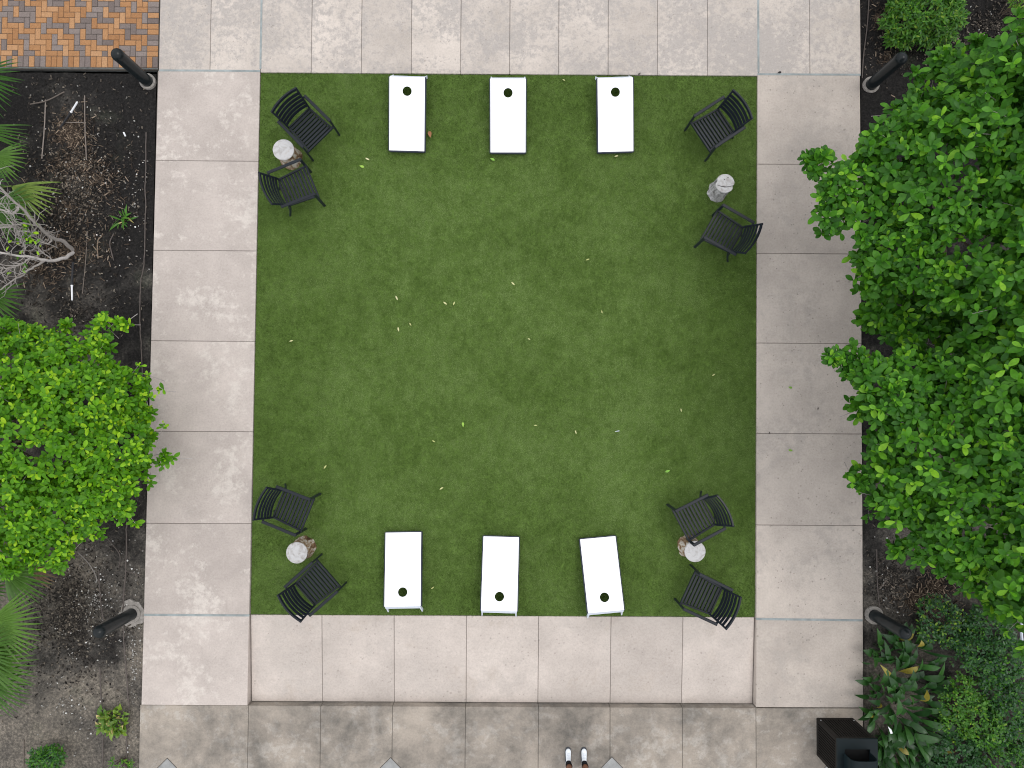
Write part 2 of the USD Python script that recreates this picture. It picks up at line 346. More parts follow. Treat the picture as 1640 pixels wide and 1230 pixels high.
M['soil'] = mat('soil', {
    'g': ('geometry', {}), 's': ('separate_xyz', {}),
    'n1': ('noise_texture', {'scale': 0.85, 'detail': 9.0, 'roughness': 0.66, 'distortion': 0.2}),
    'ys': ('math', {'math_type': 'multiply_add', 'value2': -0.028, 'value3': -0.02}),
    'xs': ('math', {'math_type': 'multiply_add', 'value2': -0.03, 'value3': -0.21}),
    'xc': ('clamp', {'min': -0.06, 'max': 0.12}), 'yc': ('clamp', {'min': -0.2, 'max': 0.2}),
    'a1': ('math', {'math_type': 'add'}), 'a2': ('math', {'math_type': 'add'}),
    'r1': ('rgb_ramp', {'ramp': [(0.40, (0.0135, 0.0125, 0.0120)), (0.48, (0.031, 0.0285, 0.026)), (0.55, (0.066, 0.060, 0.053)), (0.68, (0.125, 0.11, 0.092)), (0.82, (0.19, 0.165, 0.135))]}),
    'n2': ('noise_texture', {'scale': 24.0, 'detail': 8.0, 'roughness': 0.8}),
    'r2': ('rgb_ramp', {'ramp': [(0.34, (0.45, 0.45, 0.45)), (0.5, (1, 1, 1)), (0.62, (1.9, 1.85, 1.8))]}),
    'n3': ('noise_texture', {'scale': 1.7, 'detail': 5.0}),
    'r3': ('rgb_ramp', {'ramp': [(0.6, (0, 0, 0)), (0.75, (0.35, 0.35, 0.35))]}),
    'mg': ('mix_color', {'b': (0.055, 0.062, 0.042)}),
    'm': ('mix_color', {'blend_type': 'multiply', 'fac': 1.0}), 'b': ('bump', {'strength': 0.9, 'distance': 0.02}),
    'p': ('principled_bsdf', {'roughness': 0.95, 'specular_ior_level': 0.15})},
    [('g.position', 's.vector'), ('g.position', 'n1.vector'), ('g.position', 'n2.vector'), ('g.position', 'n3.vector'), ('s.y', 'ys.value1'), ('s.x', 'xs.value1'), ('ys.value', 'yc.value'), ('xs.value', 'xc.value'),
     ('n1.fac', 'a1.value1'), ('yc.result', 'a1.value2'), ('a1.value', 'a2.value1'), ('xc.result', 'a2.value2'), ('a2.value', 'r1.fac'), ('n3.fac', 'r3.fac'), ('r3.color', 'mg.fac'), ('r1.color', 'mg.a'),
     ('n2.fac', 'r2.fac'), ('mg.result', 'm.a'), ('r2.color', 'm.b'), ('m.result', 'p.base_color'), ('n2.fac', 'b.height'), ('b.normal', 'p.normal')])


M['turf_blade'] = mat('turf_blade', {
    'g': ('geometry', {}), 'at': ('attribute', {'attribute': 'tone'}), 'n1': ('noise_texture', {'scale': 0.75, 'detail': 5.0, 'roughness': 0.6}), 'n2': ('noise_texture', {'scale': 3.6, 'detail': 6.0, 'roughness': 0.72}),
    'mp': ('mapping', {'scale': (1.0, 0.30, 1.0)}), 'n3': ('noise_texture', {'scale': 24.0, 'detail': 4.0, 'roughness': 0.8}),
    'a': ('math', {'math_type': 'multiply_add', 'value2': 0.9, 'value3': -0.525}), 'a2': ('math', {'math_type': 'multiply_add', 'value2': 0.95}), 'a3': ('math', {'math_type': 'multiply_add', 'value2': 0.75}),
    'ri': ('math', {'math_type': 'multiply_add', 'value2': 0.5}),
    'r': ('rgb_ramp', {'ramp': [(0.34, (0.048, 0.088, 0.013)), (0.5, (0.094, 0.151, 0.033)), (0.68, (0.175, 0.248, 0.080))]}),
    'sc': ('math', {'math_type': 'multiply', 'value2': 0.526}),
    'p': ('principled_bsdf', {'roughness': 0.7, 'specular_ior_level': 0.12}), 't': ('translucent_bsdf', {}), 'mx': ('mix_closure', {'fac': 0.25})},
    [('g.position', 'n1.vector'), ('g.position', 'n2.vector'), ('g.position', 'mp.vector'), ('mp.vector', 'n3.vector'),
     ('n1.fac', 'a.value1'), ('n2.fac', 'a2.value1'), ('a.value', 'a2.value3'), ('n3.fac', 'a3.value1'), ('a2.value', 'a3.value3'),
     ('at.fac', 'ri.value1'), ('a3.value', 'ri.value3'), ('ri.value', 'sc.value1'), ('sc.value', 'r.fac'), ('r.color', 'p.base_color'), ('r.color', 't.color'), ('p.BSDF', 'mx.closure1'), ('t.BSDF', 'mx.closure2')], 'mx.closure')
M['turf_base'] = plain('turf_base', (0.075, 0.125, 0.026), 0.9, 0.05, var=0.25, vscale=6)

# ------------------------------------------------------------------ the ground
obj('ground', ([(-400, -400, -0.6), (400, -400, -0.6), (400, 400, -0.6), (-400, 400, -0.6)], [[0, 1, 2], [0, 2, 3]]), M['soil'], kind='structure',
    label='dark earth spreading out below and beyond the beds', cat='ground')


def xl(y, line):   # linear in y between two (y, x) points
    (y0, x0), (y1, x1) = line
    return x0 + (x1 - x0) * (y - y0) / (y1 - y0)


OUT_L = ((6.9, -6.085), (-6.1, -6.155)); IN_L = ((5.7, -4.335), (-5.06, -4.372))
IN_R = ((5.7, 4.222), (-5.06, 4.150)); OUT_R = ((6.9, 6.0), (-6.1, 5.955))
Y_TOP, Y_RAMP, Y_STEP, Y_END, Y_FAR = 5.69, -3.56, -5.055, -9.0, 9.2
JY_L = [5.715, 4.15, 2.603, 1.055, -0.48, -2.028, -3.56, -5.058]
JY_R = [5.72, 4.157, 2.615, 1.08, -0.458, -2.003, -3.585, -5.045]
DROP = 0.155    # the ramp's low end below the walk


def slab(x00, x10, x11, x01, z=(0, 0, 0, 0), thick=0.28, gap=0.004, bev=0.007):
    """A paving slab from its corners (lower left, lower right, upper right, upper left) with eased edges."""
    C = np.array([x00, x10, x11, x01], float); cen = C.mean(0)
    def inset(d):
        P = C.copy()
        for k in range(4):
            a, b = C[(k - 1) % 4] - C[k], C[(k + 1) % 4] - C[k]
            a /= np.linalg.norm(a); b /= np.linalg.norm(b)
            P[k] = C[k] + (a + b) * d
        return P
    o, i = inset(gap), inset(gap + bev)
    z = np.array(z, float)[:, None]
    V = np.vstack([np.hstack([o, z - thick]), np.hstack([o, z - bev * 0.7]), np.hstack([i, z])])
    F = []
    for r in range(2):
        for k in range(4):
            a, b = r * 4 + k, r * 4 + (k + 1) % 4
            F += [[a, b, b + 4], [a, b + 4, a + 4]]
    F += [[8, 9, 10], [8, 10, 11], [0, 2, 1], [0, 3, 2]]
    return trimesh.Trimesh(V, np.array(F), process=False)


def strip(a, b, w, z0, z1=None):
    a, b = np.array(a, float), np.array(b, float); d = b - a; d /= np.linalg.norm(d); n = np.array([-d[1], d[0]]) * w / 2
    z1 = z0 if z1 is None else z1
    V = [(*(a - n), z0), (*(b - n), z1), (*(b + n), z1), (*(a + n), z0)]
    V += [(v[0], v[1], v[2] - 0.02) for v in V]
    return trimesh.Trimesh(V, [[0, 1, 2], [0, 2, 3], [0, 4, 5], [0, 5, 1], [1, 5, 6], [1, 6, 2], [2, 6, 7], [2, 7, 3], [3, 7, 4], [3, 4, 0]], process=False)


wl = thing('path', 'pale concrete walk of large slabs along the left edge of the turf', 'path', kind='structure')
for a, b in zip(JY_L[:-1], JY_L[1:]):
    obj('slab', slab((xl(b, OUT_L), b), (xl(b, IN_L), b), (xl(a, IN_L), a), (xl(a, OUT_L), a)), M['concrete_left'], wl)
obj('joint_fill', slab((-6.13, -5.05), (-4.40, -5.05), (-4.36, 5.7), (-6.11, 5.7), z=(-0.013,) * 4, thick=0.2), M['joint'], wl)
wr = thing('path', 'pale pitted concrete walk of large slabs along the right edge of the turf', 'path', kind='structure')
for a, b in zip(JY_R[:-1], JY_R[1:]):
    obj('slab', slab((xl(b, IN_R), b), (xl(b, OUT_R), b), (xl(a, OUT_R), a), (xl(a, IN_R), a)), M['concrete_right'], wr)
obj('joint_fill', slab((4.19, -5.04), (5.94, -5.04), (5.97, 5.7), (4.25, 5.7), z=(-0.013,) * 4, thick=0.2), M['joint'], wr)
# top band: narrow slabs side by side
wt = thing('path', 'worn concrete band of narrow slabs with pale blotches above the turf', 'path', kind='structure')
TX = [at(px, 60)[0] for px in (255, 337, 418, 499, 579, 659, 738, 816.5, 895, 974, 1053, 1133, 1214.5, 1297, 1378.5)]
for i, (a, b) in enumerate(zip(TX[:-1], TX[1:])):
    lo = 5.715 if i < 2 else (5.72 if i > 11 else Y_TOP)
    obj('slab', slab((a, lo), (b, lo), (b, 7.55), (a, 7.55)), M['concrete_top'], wt)
    obj('slab', slab((a, 7.55), (b, 7.55), (b, Y_FAR), (a, Y_FAR)), M['concrete_top'], wt)
obj('joint_fill', slab((TX[0] + .02, 5.74), (TX[-1] - .02, 5.74), (TX[-1] - .02, Y_FAR - .02), (TX[0] + .02, Y_FAR - .02), z=(-0.013,) * 4, thick=0.2), M['joint'], wt)
for a, b in (((TX[0] + .01, 5.715), (IN_L[0][1], 5.715)), ((IN_R[0][1], 5.72), (TX[-1] - .01, 5.722)), ((TX[2], 5.75), (TX[2], Y_FAR)), ((TX[12], 5.75), (TX[12], Y_FAR))):
    obj('joint_sealant', strip(a, b, 0.034, 0.003), M['sealant'], wt)
# bottom band
wb = thing('path', 'stained grey concrete band of slabs below the ramp strip', 'path', kind='structure')
BX = [at(px, 1180)[0] for px in (223, 397, 513, 628, 745, 862, 977, 1093, 1211, 1383)]
for a, b in zip(BX[:-1], BX[1:]):
    obj('slab', slab((a, -7.0), (b, -7.0), (b, -5.055), (a, -5.055)), M['concrete_bottom'], wb)
    obj('slab', slab((a, Y_END), (b, Y_END), (b, -7.0), (a, -7.0)), M['concrete_bottom'], wb)
obj('joint_fill', slab((BX[0] + .02, Y_END + .02), (BX[-1] - .02, Y_END + .02), (BX[-1] - .02, -5.1), (BX[0] + .02, -5.1), z=(-0.013,) * 4, thick=0.2), M['joint'], wb)
for px, apex in ((268, 1215), (625.5, 1214), (980, 1213), (1337, 1214)):
    p = at(px, apex); s = 0.62
    q = sg.Polygon([(p[0], p[1]), (p[0] + s, p[1] - s), (p[0], p[1] - 2 * s), (p[0] - s, p[1] - s)])
    obj('inlay', extrude(q, 0.012, -0.008), M['diamond'], wb)
    ring = q.buffer(0.012, join_style=2).difference(q.buffer(0.001, join_style=2))
    obj('inlay_joint', extrude(ring, 0.008, -0.006), M['joint'], wb)
for y0, y1, x0, x1 in ((-3.56, -3.56, xl(-3.56, OUT_L) + .01, xl(-3.56, IN_L)), (-3.575, -3.59, xl(-3.6, IN_R), xl(-3.6, OUT_R) - .01)):
    obj('joint_sealant', strip((x0, y0), (x1, y1), 0.036, 0.003), M['sealant'], wb)
# ramp strip, sinking towards its lower edge
wp = thing('pavement', 'clean pinkish concrete ramp of seven slabs sloping down below the turf', 'ramp', kind='structure')
RX = [xl(-4.3, IN_L) + 0.01] + [at(px, 1060, -0.09)[0] for px in (515.5, 631, 746.5, 862, 978, 1093)] + [xl(-4.3, IN_R) - 0.01]
RT, RB = -0.045, -DROP
for a, b in zip(RX[:-1], RX[1:]):
    obj('slab', slab((a, Y_STEP + .004), (b, Y_STEP + .004), (b, Y_RAMP), (a, Y_RAMP), z=(RB, RB, RT, RT)), M['concrete_ramp'], wp)
obj('joint_fill', slab((RX[0] + .02, Y_STEP + .02), (RX[-1] - .02, Y_STEP + .02), (RX[-1] - .02, Y_RAMP - .02), (RX[0] + .02, Y_RAMP - .02), z=(RB - .014, RB - .014, RT - .014, RT - .014), thick=0.2), M['joint'], wp)

# ------------------------------------------------------------------ artificial turf
def turf_z(y):
    return np.interp(y, [Y_RAMP, 0.0, Y_TOP], [RT - 0.012, -0.028, -0.024])


rng = np.random.default_rng(5)
gx, gy = np.meshgrid(np.linspace(0, 1, 60), np.linspace(Y_RAMP + 0.004, Y_TOP - 0.004, 64))
lx, rx = np.interp(gy, [-5.06, 5.7], [-4.372, -4.335]) + 0.006, np.interp(gy, [-5.06, 5.7], [4.150, 4.222]) - 0.006
V = np.stack([lx + (rx - lx) * gx, gy, turf_z(gy)], -1).reshape(-1, 3)
idx = np.arange(60 * 64).reshape(64, 60)
F = np.stack([idx[:-1, :-1], idx[:-1, 1:], idx[1:, 1:], idx[1:, :-1]], -1).reshape(-1, 4)
obj('artificial_turf', (V, F), M['turf_base'], kind='structure', label='backing of the square lawn of artificial turf', cat='turf')
NB = 720000
by = rng.uniform(Y_RAMP + 0.002, Y_TOP + 0.004, NB); bx = rng.uniform(0, 1, NB)
bx = np.interp(by, [-5.06, 5.7], [-4.372, -4.335]) + 0.003 + bx * (np.interp(by, [-5.06, 5.7], [4.150 + 4.372, 4.222 + 4.335]) - 0.006)
lean = rng.uniform(0, 2 * PI, NB); nap = meshkit.fbm(np.stack([bx * 1.1, by * 1.1, 0 * bx], -1), 3, 4)
worn = np.clip(np.minimum(np.minimum(bx + 4.35, 4.19 - bx), np.minimum(by - Y_RAMP, Y_TOP - by)) / 2.4, 0, 1)     # trodden flatter towards the middle
tilt = np.clip(rng.normal(0.42, 0.28, NB) + (nap - 0.5) * 1.0 + 0.66 * worn ** 0.6, 0.05, 1.42)
bl = rng.uniform(0.022, 0.036, NB)
d = np.stack([np.cos(lean) * np.sin(tilt), np.sin(lean) * np.sin(tilt), np.cos(tilt)], -1)
w = np.stack([-np.sin(lean), np.cos(lean), 0 * lean], -1) * rng.uniform(0.0025, 0.0042, NB)[:, None]
b0 = np.stack([bx, by, turf_z(by)], -1)
V = np.stack([b0 - w, b0 + w, b0 + d * bl[:, None]], 1).reshape(-1, 3)
obj('grass', (V, np.arange(NB * 3).reshape(-1, 3)), M['turf_blade'], tone=np.repeat(rng.random(NB), 3), kind='stuff', label='short green plastic grass blades covering the square turf lawn', cat='grass')

# ------------------------------------------------------------------ soil beds
def soil(name, x0, x1, y0, y1, label, z=-0.045, seed=0, step=0.045):
    nx, ny = int((x1 - x0) / step), int((y1 - y0) / step)
    X, Y = np.meshgrid(np.linspace(x0, x1, nx), np.linspace(y0, y1, ny))
    P = np.stack([X, Y, 0 * X], -1)
    Z = z + (meshkit.fbm(P * 0.9, 4, seed) - 0.5) * 0.09 + (meshkit.fbm(P * 9, 3, seed + 9) - 0.5) * 0.03
    edge = np.minimum(1, np.minimum(np.abs(X - x0), np.abs(X - x1)) / 0.25)
    Z = np.minimum(Z * edge + (z - 0.005) * (1 - edge), -0.02)
    i = np.arange(nx * ny).reshape(ny, nx)
    return obj(name, (np.stack([X, Y, Z], -1).reshape(-1, 3), np.stack([i[:-1, :-1], i[:-1, 1:], i[1:, 1:], i[1:, :-1]], -1).reshape(-1, 4)), M['soil'], smooth=True, kind='structure', label=label, cat='soil')


YB = at(120, 110)[1]      # where the brick paving ends
soil('soil_bed', -11.5, -6.14, Y_END, YB - 0.06, 'dark soil of the planting bed left of the walk', seed=1)
soil('soil_bed', 5.985, 11.5, Y_END, Y_FAR, 'dark soil of the planting bed right of the walk', seed=2)


def soil_z(x, y):
    return -0.045


# ------------------------------------------------------------------ herringbone brick paving
bp = thing('pavement', 'tan and grey brick paving laid in herringbone in the top left corner', 'brick paving', kind='structure')
XB = xl(6.3, OUT_L) - 0.012
LW = 0.0965
rng = np.random.default_rng(11)


def brick_mesh(x0, y0, x1, y1):
    g = 0.004; dz = rng.uniform(-0.002, 0.002)
    m = box(x1 - x0 - 2 * g, y1 - y0 - 2 * g, 0.06, ((x0 + x1) / 2, (y0 + y1) / 2, -0.038 + dz), bev=0.004)
    return m


near, far_bricks = [], [[], []]
# edge courses: soldiers along the lower edge, headers along the walk
x = XB; k = 0
ys0 = YB + 0.03; ys1 = ys0 + 2 * LW
while x > -10.6:
    near.append((x - LW, ys0, x, ys1)); x -= LW
y = ys1 + LW * 0
while y < 8.9:
    near.append((XB - 2 * LW, y, XB, y + LW)); y += LW
# 90 degree herringbone on a unit grid
X0, Y0 = XB - 2 * LW, ys1
NX, NY = 46, 26
owner = -np.ones((NX, NY), int); cells = []
for j in range(-4, NY + 4):
    for i in range(-4, NX + 4):
        kk = (i + j) % 4      # i counts leftwards
        if kk == 0: cells.append(((i, j), (i + 1, j)))
        if kk == 2: cells.append(((i, j), (i, j + 1)))
for a, b in cells:
    inside = [c for c in (a, b) if 0 <= c[0] < NX and 0 <= c[1] < NY]
    if not inside: continue
    i0, i1 = min(c[0] for c in inside), max(c[0] for c in inside); j0, j1 = min(c[1] for c in inside), max(c[1] for c in inside)
    near.append((X0 - (i1 + 1) * LW, Y0 + j0 * LW, X0 - i0 * LW, Y0 + (j1 + 1) * LW))
seen = []
for r in near:
    c, dd = to_px([(r[0] + r[2]) / 2, (r[1] + r[3]) / 2, 0])
    inview = -8 < c[0] < 1648 and -8 < c[1]
    mm = 'brick_grey' if rng.random() < 0.37 else 'brick_tan'
    if inview:
        seen.append(((r[2] - r[0]) * (r[3] - r[1]) + rng.random() * 1e-4, r, mm))
    else:
        far_bricks[mm == 'brick_grey'].append(brick_mesh(*r))
seen.sort(key=lambda s: -s[0])
for n, (s_, r, mm) in enumerate(seen):
    if n < 300: obj('brick', brick_mesh(*r), M[mm], bp)
    else: far_bricks[mm == 'brick_grey'].append(brick_mesh(*r))
for k, mm in enumerate(('brick_tan', 'brick_grey')):
    if far_bricks[k]:
        obj('outer_bricks', cat_(far_bricks[k]), M[mm], bp, kind='stuff')
obj('bedding', box(4.6, 3.0, 0.05, (XB - 2.3, YB + 1.5, -0.045)), M['joint'], bp)
obj('edging', box(4.6, 0.018, 0.12, (XB - 2.3, YB + 0.018, -0.068), bev=0.004), M['edging'], bp)

# ------------------------------------------------------------------ armchairs
def make_chair():
    t = thing('armchair', loc=(0, 0, 0))
    B = M['black_metal']
    sh = 0.42
    y0, y1 = -0.20, 0.265
    n = 8; pitch = (y1 - y0) / n
    for i in range(n):
        y = y0 + (i + 0.5) * pitch; hw = np.interp(y, [y0, y1], [0.215, 0.25])
        sag = 0.012 * math.sin((i + 0.5) / n * PI)
        obj('seat_slat', box(2 * hw, pitch - 0.021, 0.045, (0, y, sh - 0.0155 - sag), bev=0.003), B, t)
    for s in (-1, 1):
        obj('seat_rail', bar((s * 0.232, y0 - 0.02, sh - 0.012), (s * 0.268, y1 + 0.025, sh - 0.008), 0.03, 0.035), B, t)
    obj('front_rail', box(0.60, 0.032, 0.04, (0, y1 + 0.024, sh - 0.012), bev=0.004), B, t)
    obj('rear_rail', box(0.46, 0.025, 0.035, (0, y0 - 0.016, sh - 0.012), bev=0.004), B, t)
    for s in (-1, 1):
        obj('leg', bar((s * 0.315, 0.27, 0.0), (s * 0.308, 0.275, 0.636), 0.03, 0.045, up=(0, 1, 0), bev=0.005), B, t)
    for s in (-1, 1):
        post = spline([(s * 0.245, -0.34, 0.0), (s * 0.24, -0.255, 0.22), (s * 0.238, -0.215, 0.42), (s * 0.25, -0.29, 0.63), (s * 0.272, -0.385, 0.85)], 16)
        obj('leg', tube(post, 0.017, 8), B, t, smooth=40)
    for s in (-1, 1):
        arm = cat_([bar((s * 0.306, 0.295, 0.645), (s * 0.30, -0.30, 0.655), 0.05, 0.02, bev=0.006),
                    bar((s * 0.305, -0.285, 0.645), (s * 0.25, -0.292, 0.63), 0.03, 0.025)])
        obj('armrest', arm, B, t)
    # curved back: a top rail and five slats, bowed to the rear
    def back_curve(u, z, hw, sagm):
        y = np.interp(z, [0.42, 0.63, 0.85], [-0.215, -0.29, -0.385])
        return np.stack([u * hw, y - sagm * (1 - u * u), 0 * u + z], -1)
    for i, z in enumerate([0.485, 0.55, 0.615, 0.68, 0.745, 0.83]):
        hw = np.interp(z, [0.42, 0.85], [0.238, 0.272]); top = i == 5
        u = np.linspace(-1, 1, 13); C = back_curve(u, z, hw, 0.042)
        hh, th = (0.028, 0.013) if top else (0.032, 0.0065)
        lean = np.array([0, -0.10, 0.995]); nrm = np.array([0, 0.995, 0.10])
        V = np.stack([C - lean * hh - nrm * th, C + lean * hh - nrm * th, C + lean * hh + nrm * th, C - lean * hh + nrm * th], 1).reshape(-1, 3)
        F = []
        for a in range(12):
            for b in range(4):
                p, q = a * 4 + b, a * 4 + (b + 1) % 4
                F += [[p, p + 4, q + 4], [p, q + 4, q]]
        F += [[0, 1, 2], [0, 2, 3], [48, 50, 49], [48, 51, 50]]
        obj('top_rail' if top else 'back_slat', trimesh.Trimesh(V, F, process=False), B, t, smooth=35)
    obj('stretcher', bar((-0.24, -0.27, 0.2), (0.24, -0.27, 0.2), 0.02, 0.02), B, t)
    return t


GC = 'black slatted armchairs at the corners of the turf'
CHAIRS = [   # front feet in the photograph: left of the sitter, right of the sitter
    ((543.7, 215.8), (501, 257.5), 'black slatted armchair in the top left corner with its back to the corner'),
    ((497.6, 275), (520.5, 330.8), 'black slatted armchair just below the upper left stool, facing across the turf'),
    ((513, 790), (489.6, 847.4), 'black slatted armchair against the left edge just above the lower left stool'),
    ((514.4, 888), (554.2, 933.7), 'black slatted armchair in the bottom left corner, its backrest hanging over the ramp'),
    ((1129.9, 258.1), (1096.7, 208.7), 'black slatted armchair in the top right corner above the cracked grey stool'),
    ((1112.4, 395.8), (1141.3, 345.4), 'black slatted armchair below the cracked grey stool, its backrest over the walk'),
    ((1097.8, 862.5), (1068.7, 807.2), 'black slatted armchair at the lower right whose arm overhangs the white stool top'),
    ((1081.5, 960), (1106.9, 905.1), 'black slatted armchair in the bottom right corner, backrest jutting over the ramp'),
]
chair0 = None
for i, (a, b, lab) in enumerate(CHAIRS):
    pa, pb = at(*a, -0.02), at(*b, -0.02)
    mid = (pa + pb) / 2; dv = (pa - pb)[:2]
    fwd = np.array([dv[1], -dv[0]]); fwd /= np.linalg.norm(fwd)      # the sitter's left is +90 degrees from forward
    # left foot sits at -x of the local frame with +y forward
    rz = math.atan2(fwd[1], fwd[0]) - PI / 2
    org = mid[:2] - fwd * 0.27
    z = float(turf_z(org[1])) + 0.012
    if chair0 is None:
        chair0 = make_chair(); tag(chair0, lab, 'armchair', GC)
        chair0.GetAttribute('xformOp:translate').Set(Gf.Vec3d(org[0], org[1], z)); chair0.GetAttribute('xformOp:rotateZ').Set(math.degrees(rz))
    else:
        dup(chair0, 'armchair', lab, 'armchair', (org[0], org[1], z), rz, GC)

# ------------------------------------------------------------------ cornhole boards
BT, BLEN, BWID = math.radians(10.2), 1.19, 0.595


def make_board():
    t = thing('cornhole_board')
    ca, sa = math.cos(BT), math.sin(BT)
    T = np.eye(4); T[:3, :3] = [[1, 0, 0], [0, ca, -sa], [0, sa, ca]]; T[:3, 3] = (0, 0, 0.105)   # deck top along local y, low end at y=0
    def put(m): m.apply_transform(T); return m
    hole = sg.Point(0, BLEN - 0.225).buffer(0.076, 24)
    deck = sg.box(-BWID / 2, 0, BWID / 2, BLEN).difference(hole)
    obj('deck', put(extrude(deck, 0.016, -0.016)), M['white_deck'], t)
    ring = sg.Point(0, BLEN - 0.225).buffer(0.0765, 24).difference(sg.Point(0, BLEN - 0.225).buffer(0.0745, 24))
    obj('hole_edge', put(extrude(ring, 0.0145, -0.0155)), M['navy_edge'], t)
    for s in (-1, 1):
        obj('side_rail', put(box(0.02, BLEN + 0.016, 0.085, (s * (BWID / 2 + 0.0065), BLEN / 2, -0.0465), bev=0.002)), M['navy_edge'], t)
    obj('front_rail', put(box(BWID - 0.01, 0.02, 0.085, (0, -0.0065, -0.0465), bev=0.002)), M['navy_edge'], t)
    e = (T @ [0, BLEN - 0.004, -0.020, 1])[:3]; f = e + [0, 0.055, -0.075]      # the end board leans out with the legs
    obj('back_rail', bar(e, f, BWID - 0.004, 0.018, up=(0, 1, 0), bev=0.002), M['white_leg'], t)
    hz = 0.105 + BLEN * sa
    for s in (-1, 1):
        top = T @ [s * (BWID / 2 - 0.022), BLEN - 0.03, -0.05, 1]
        foot = np.array([s * (BWID / 2 - 0.010), BLEN * ca + 0.155, 0.0])
        obj('leg', bar(top[:3] + [0, 0.03, 0], foot, 0.022, 0.05, up=(0, 1, 0), bev=0.003), M['white_leg'], t)
    return t


GB = 'white cornhole boards on the turf'
BOARDS = [  # low edge corners and high edge corners in the photograph
    ((623.6, 239.6), (679.2, 242.2), (623.9, 123.3), (680.8, 125.4), 'white cornhole board at the top left, beside a curled brown leaf'),
    ((786.3, 243.7), (841, 243.7), (786.3, 126.8), (841, 126.8), 'white cornhole board in the middle of the top row of three'),
    ((958.8, 243), (1013.7, 240.4), (956.9, 127.4), (1013.7, 125.8), 'white cornhole board at the right end of the top row, leaning a little left'),
    ((674.5, 853.5), (617, 854.5), (673.9, 970.0), (615.0, 970.8), 'white cornhole board at the left end of the bottom row, squarely set'),
    ((830.5, 862.3), (774.8, 860.5), (827.5, 977.5), (771.0, 977), 'white cornhole board in the middle of the bottom row near the ramp'),
    ((985.5, 860.5), (930, 865), (998.5, 976.5), (943, 980.5), 'tilted white cornhole board at the right end of the bottom row'),
]
b0_ = None
for la, lb, ha, hb, lab in BOARDS:
    zl = float(turf_z(0)) + 0.015
    lo = (at(*la, zl + 0.105) + at(*lb, zl + 0.105)) / 2; hi = (at(*ha, zl + 0.305) + at(*hb, zl + 0.305)) / 2
    dv = (hi - lo)[:2]; L = np.linalg.norm(dv); dv /= L
    zl = float(turf_z(lo[1])) + 0.012
    rz = math.atan2(dv[1], dv[0]) - PI / 2
    cen = (lo[:2] + hi[:2]) / 2 - dv * BLEN * math.cos(BT) / 2
    if b0_ is None:
        b0_ = make_board(); tag(b0_, lab, 'cornhole board', GB)
        b0_.GetAttribute('xformOp:translate').Set(Gf.Vec3d(cen[0], cen[1], zl)); b0_.GetAttribute('xformOp:rotateZ').Set(math.degrees(rz))
    else:
        dup(b0_, 'cornhole_board', lab, 'cornhole board', (cen[0], cen[1], zl), rz, GB)

# ------------------------------------------------------------------ stump stools
def stump(px, py, label, r=0.176, h=0.45, grey=False, seed=0):
    p = at(px, py, h - 0.02); z0 = float(turf_z(p[1])) + 0.004
    t = thing('stump_stool', label, 'stool', (p[0], p[1], z0), group='tree stump stools on the turf')
    n = 56; a = np.arange(n) / n * 2 * PI; rr = np.random.default_rng(seed)
    lump = 0.5 * np.stack([np.cos(a), np.sin(a), 0 * a], -1) * 5
    def ring(z, base, amp):
        q = lump.copy(); q[:, 2] = z * 3
        return base * (1 + amp * (meshkit.fbm(q, 3, seed) - 0.5))
    prof = [(0.0, 1.1, 0.28), (0.04, 1.06, 0.25), (0.12, 1.0, 0.2), (0.22, 0.97, 0.18), (0.33, 0.96, 0.16), (h - 0.02, 0.985, 0.08)]
    notch = np.ones(n)
    if grey:
        for c, wdt, dep in ((2.85, 0.26, 0.16), (5.95, 0.2, 0.16)):
            notch -= dep * np.exp(-((np.angle(np.exp(1j * (a - c)))) / wdt) ** 2)
    V, F = [], []
    for z, s, amp in prof:
        R = ring(z, r * s, amp) * notch
        V.append(np.stack([R * np.cos(a), R * np.sin(a), 0 * a + z], -1))
    V = np.vstack(V)
    for i in range(len(prof) - 1):
        for j in range(n):
            p0, q0 = i * n + j, i * n + (j + 1) % n
            F += [[p0, q0, q0 + n], [p0, q0 + n, p0 + n]]
    obj('bark', trimesh.Trimesh(V, F, process=False), M['bark_grey' if grey else 'bark'], t, smooth=True)
    R = ring(h, r * 0.985, 0.05) * notch
    rings = [(1.0, h - 0.025), (1.02, h - 0.012), (0.985, h - 0.002), (0.9, h + 0.001), (0.5, h + 0.002), (0.0, h + 0.002)]
    V = np.vstack([np.stack([R * k * np.cos(a), R * k * np.sin(a), 0 * a + z], -1) for k, z in rings]); F = []
    for i in range(len(rings) - 1):
        for j in range(n):
            p0, q0 = i * n + j, i * n + (j + 1) % n
            F += [[p0, q0, q0 + n], [p0, q0 + n, p0 + n]]
    obj('top', trimesh.Trimesh(V, F, process=False), M['stump_top'], t, smooth=40)
    if grey:
        c = spline([(-0.13, -0.03, h + .003), (-0.05, -0.055, h + .003), (0.03, -0.06, h + .003), (0.15, -0.035, h + .003)], 16)
        obj('crack', tube(c, np.interp(np.linspace(0, 1, len(c)), [0, 0.5, 1], [0.003, 0.007, 0.003]), 6), M['crack'], t)
        obj('crack', tube([(0.04, 0.09, h + .002), (0.05, 0.1, h + .002)], 0.007, 6), M['crack'], t)
        obj('crack', tube([(-0.02, 0.07, h + .002), (-0.005, 0.055, h + .002)], 0.006, 6), M['crack'], t)


stump(453.5, 239.5, 'round white-topped tree stump stool with brown bark between the two upper left chairs', seed=3)
stump(1161.5, 293.5, 'cracked grey-white tree stump stool with notched sides between the upper right chairs', r=0.158, h=0.47, grey=True, seed=8)
stump(474.3, 886, 'white-topped stump stool with brown bark between the two lower left chairs', r=0.174, seed=13)
stump(1114, 884, 'pinkish white-topped stump stool partly under a chair arm at the lower right', r=0.172, seed=21)

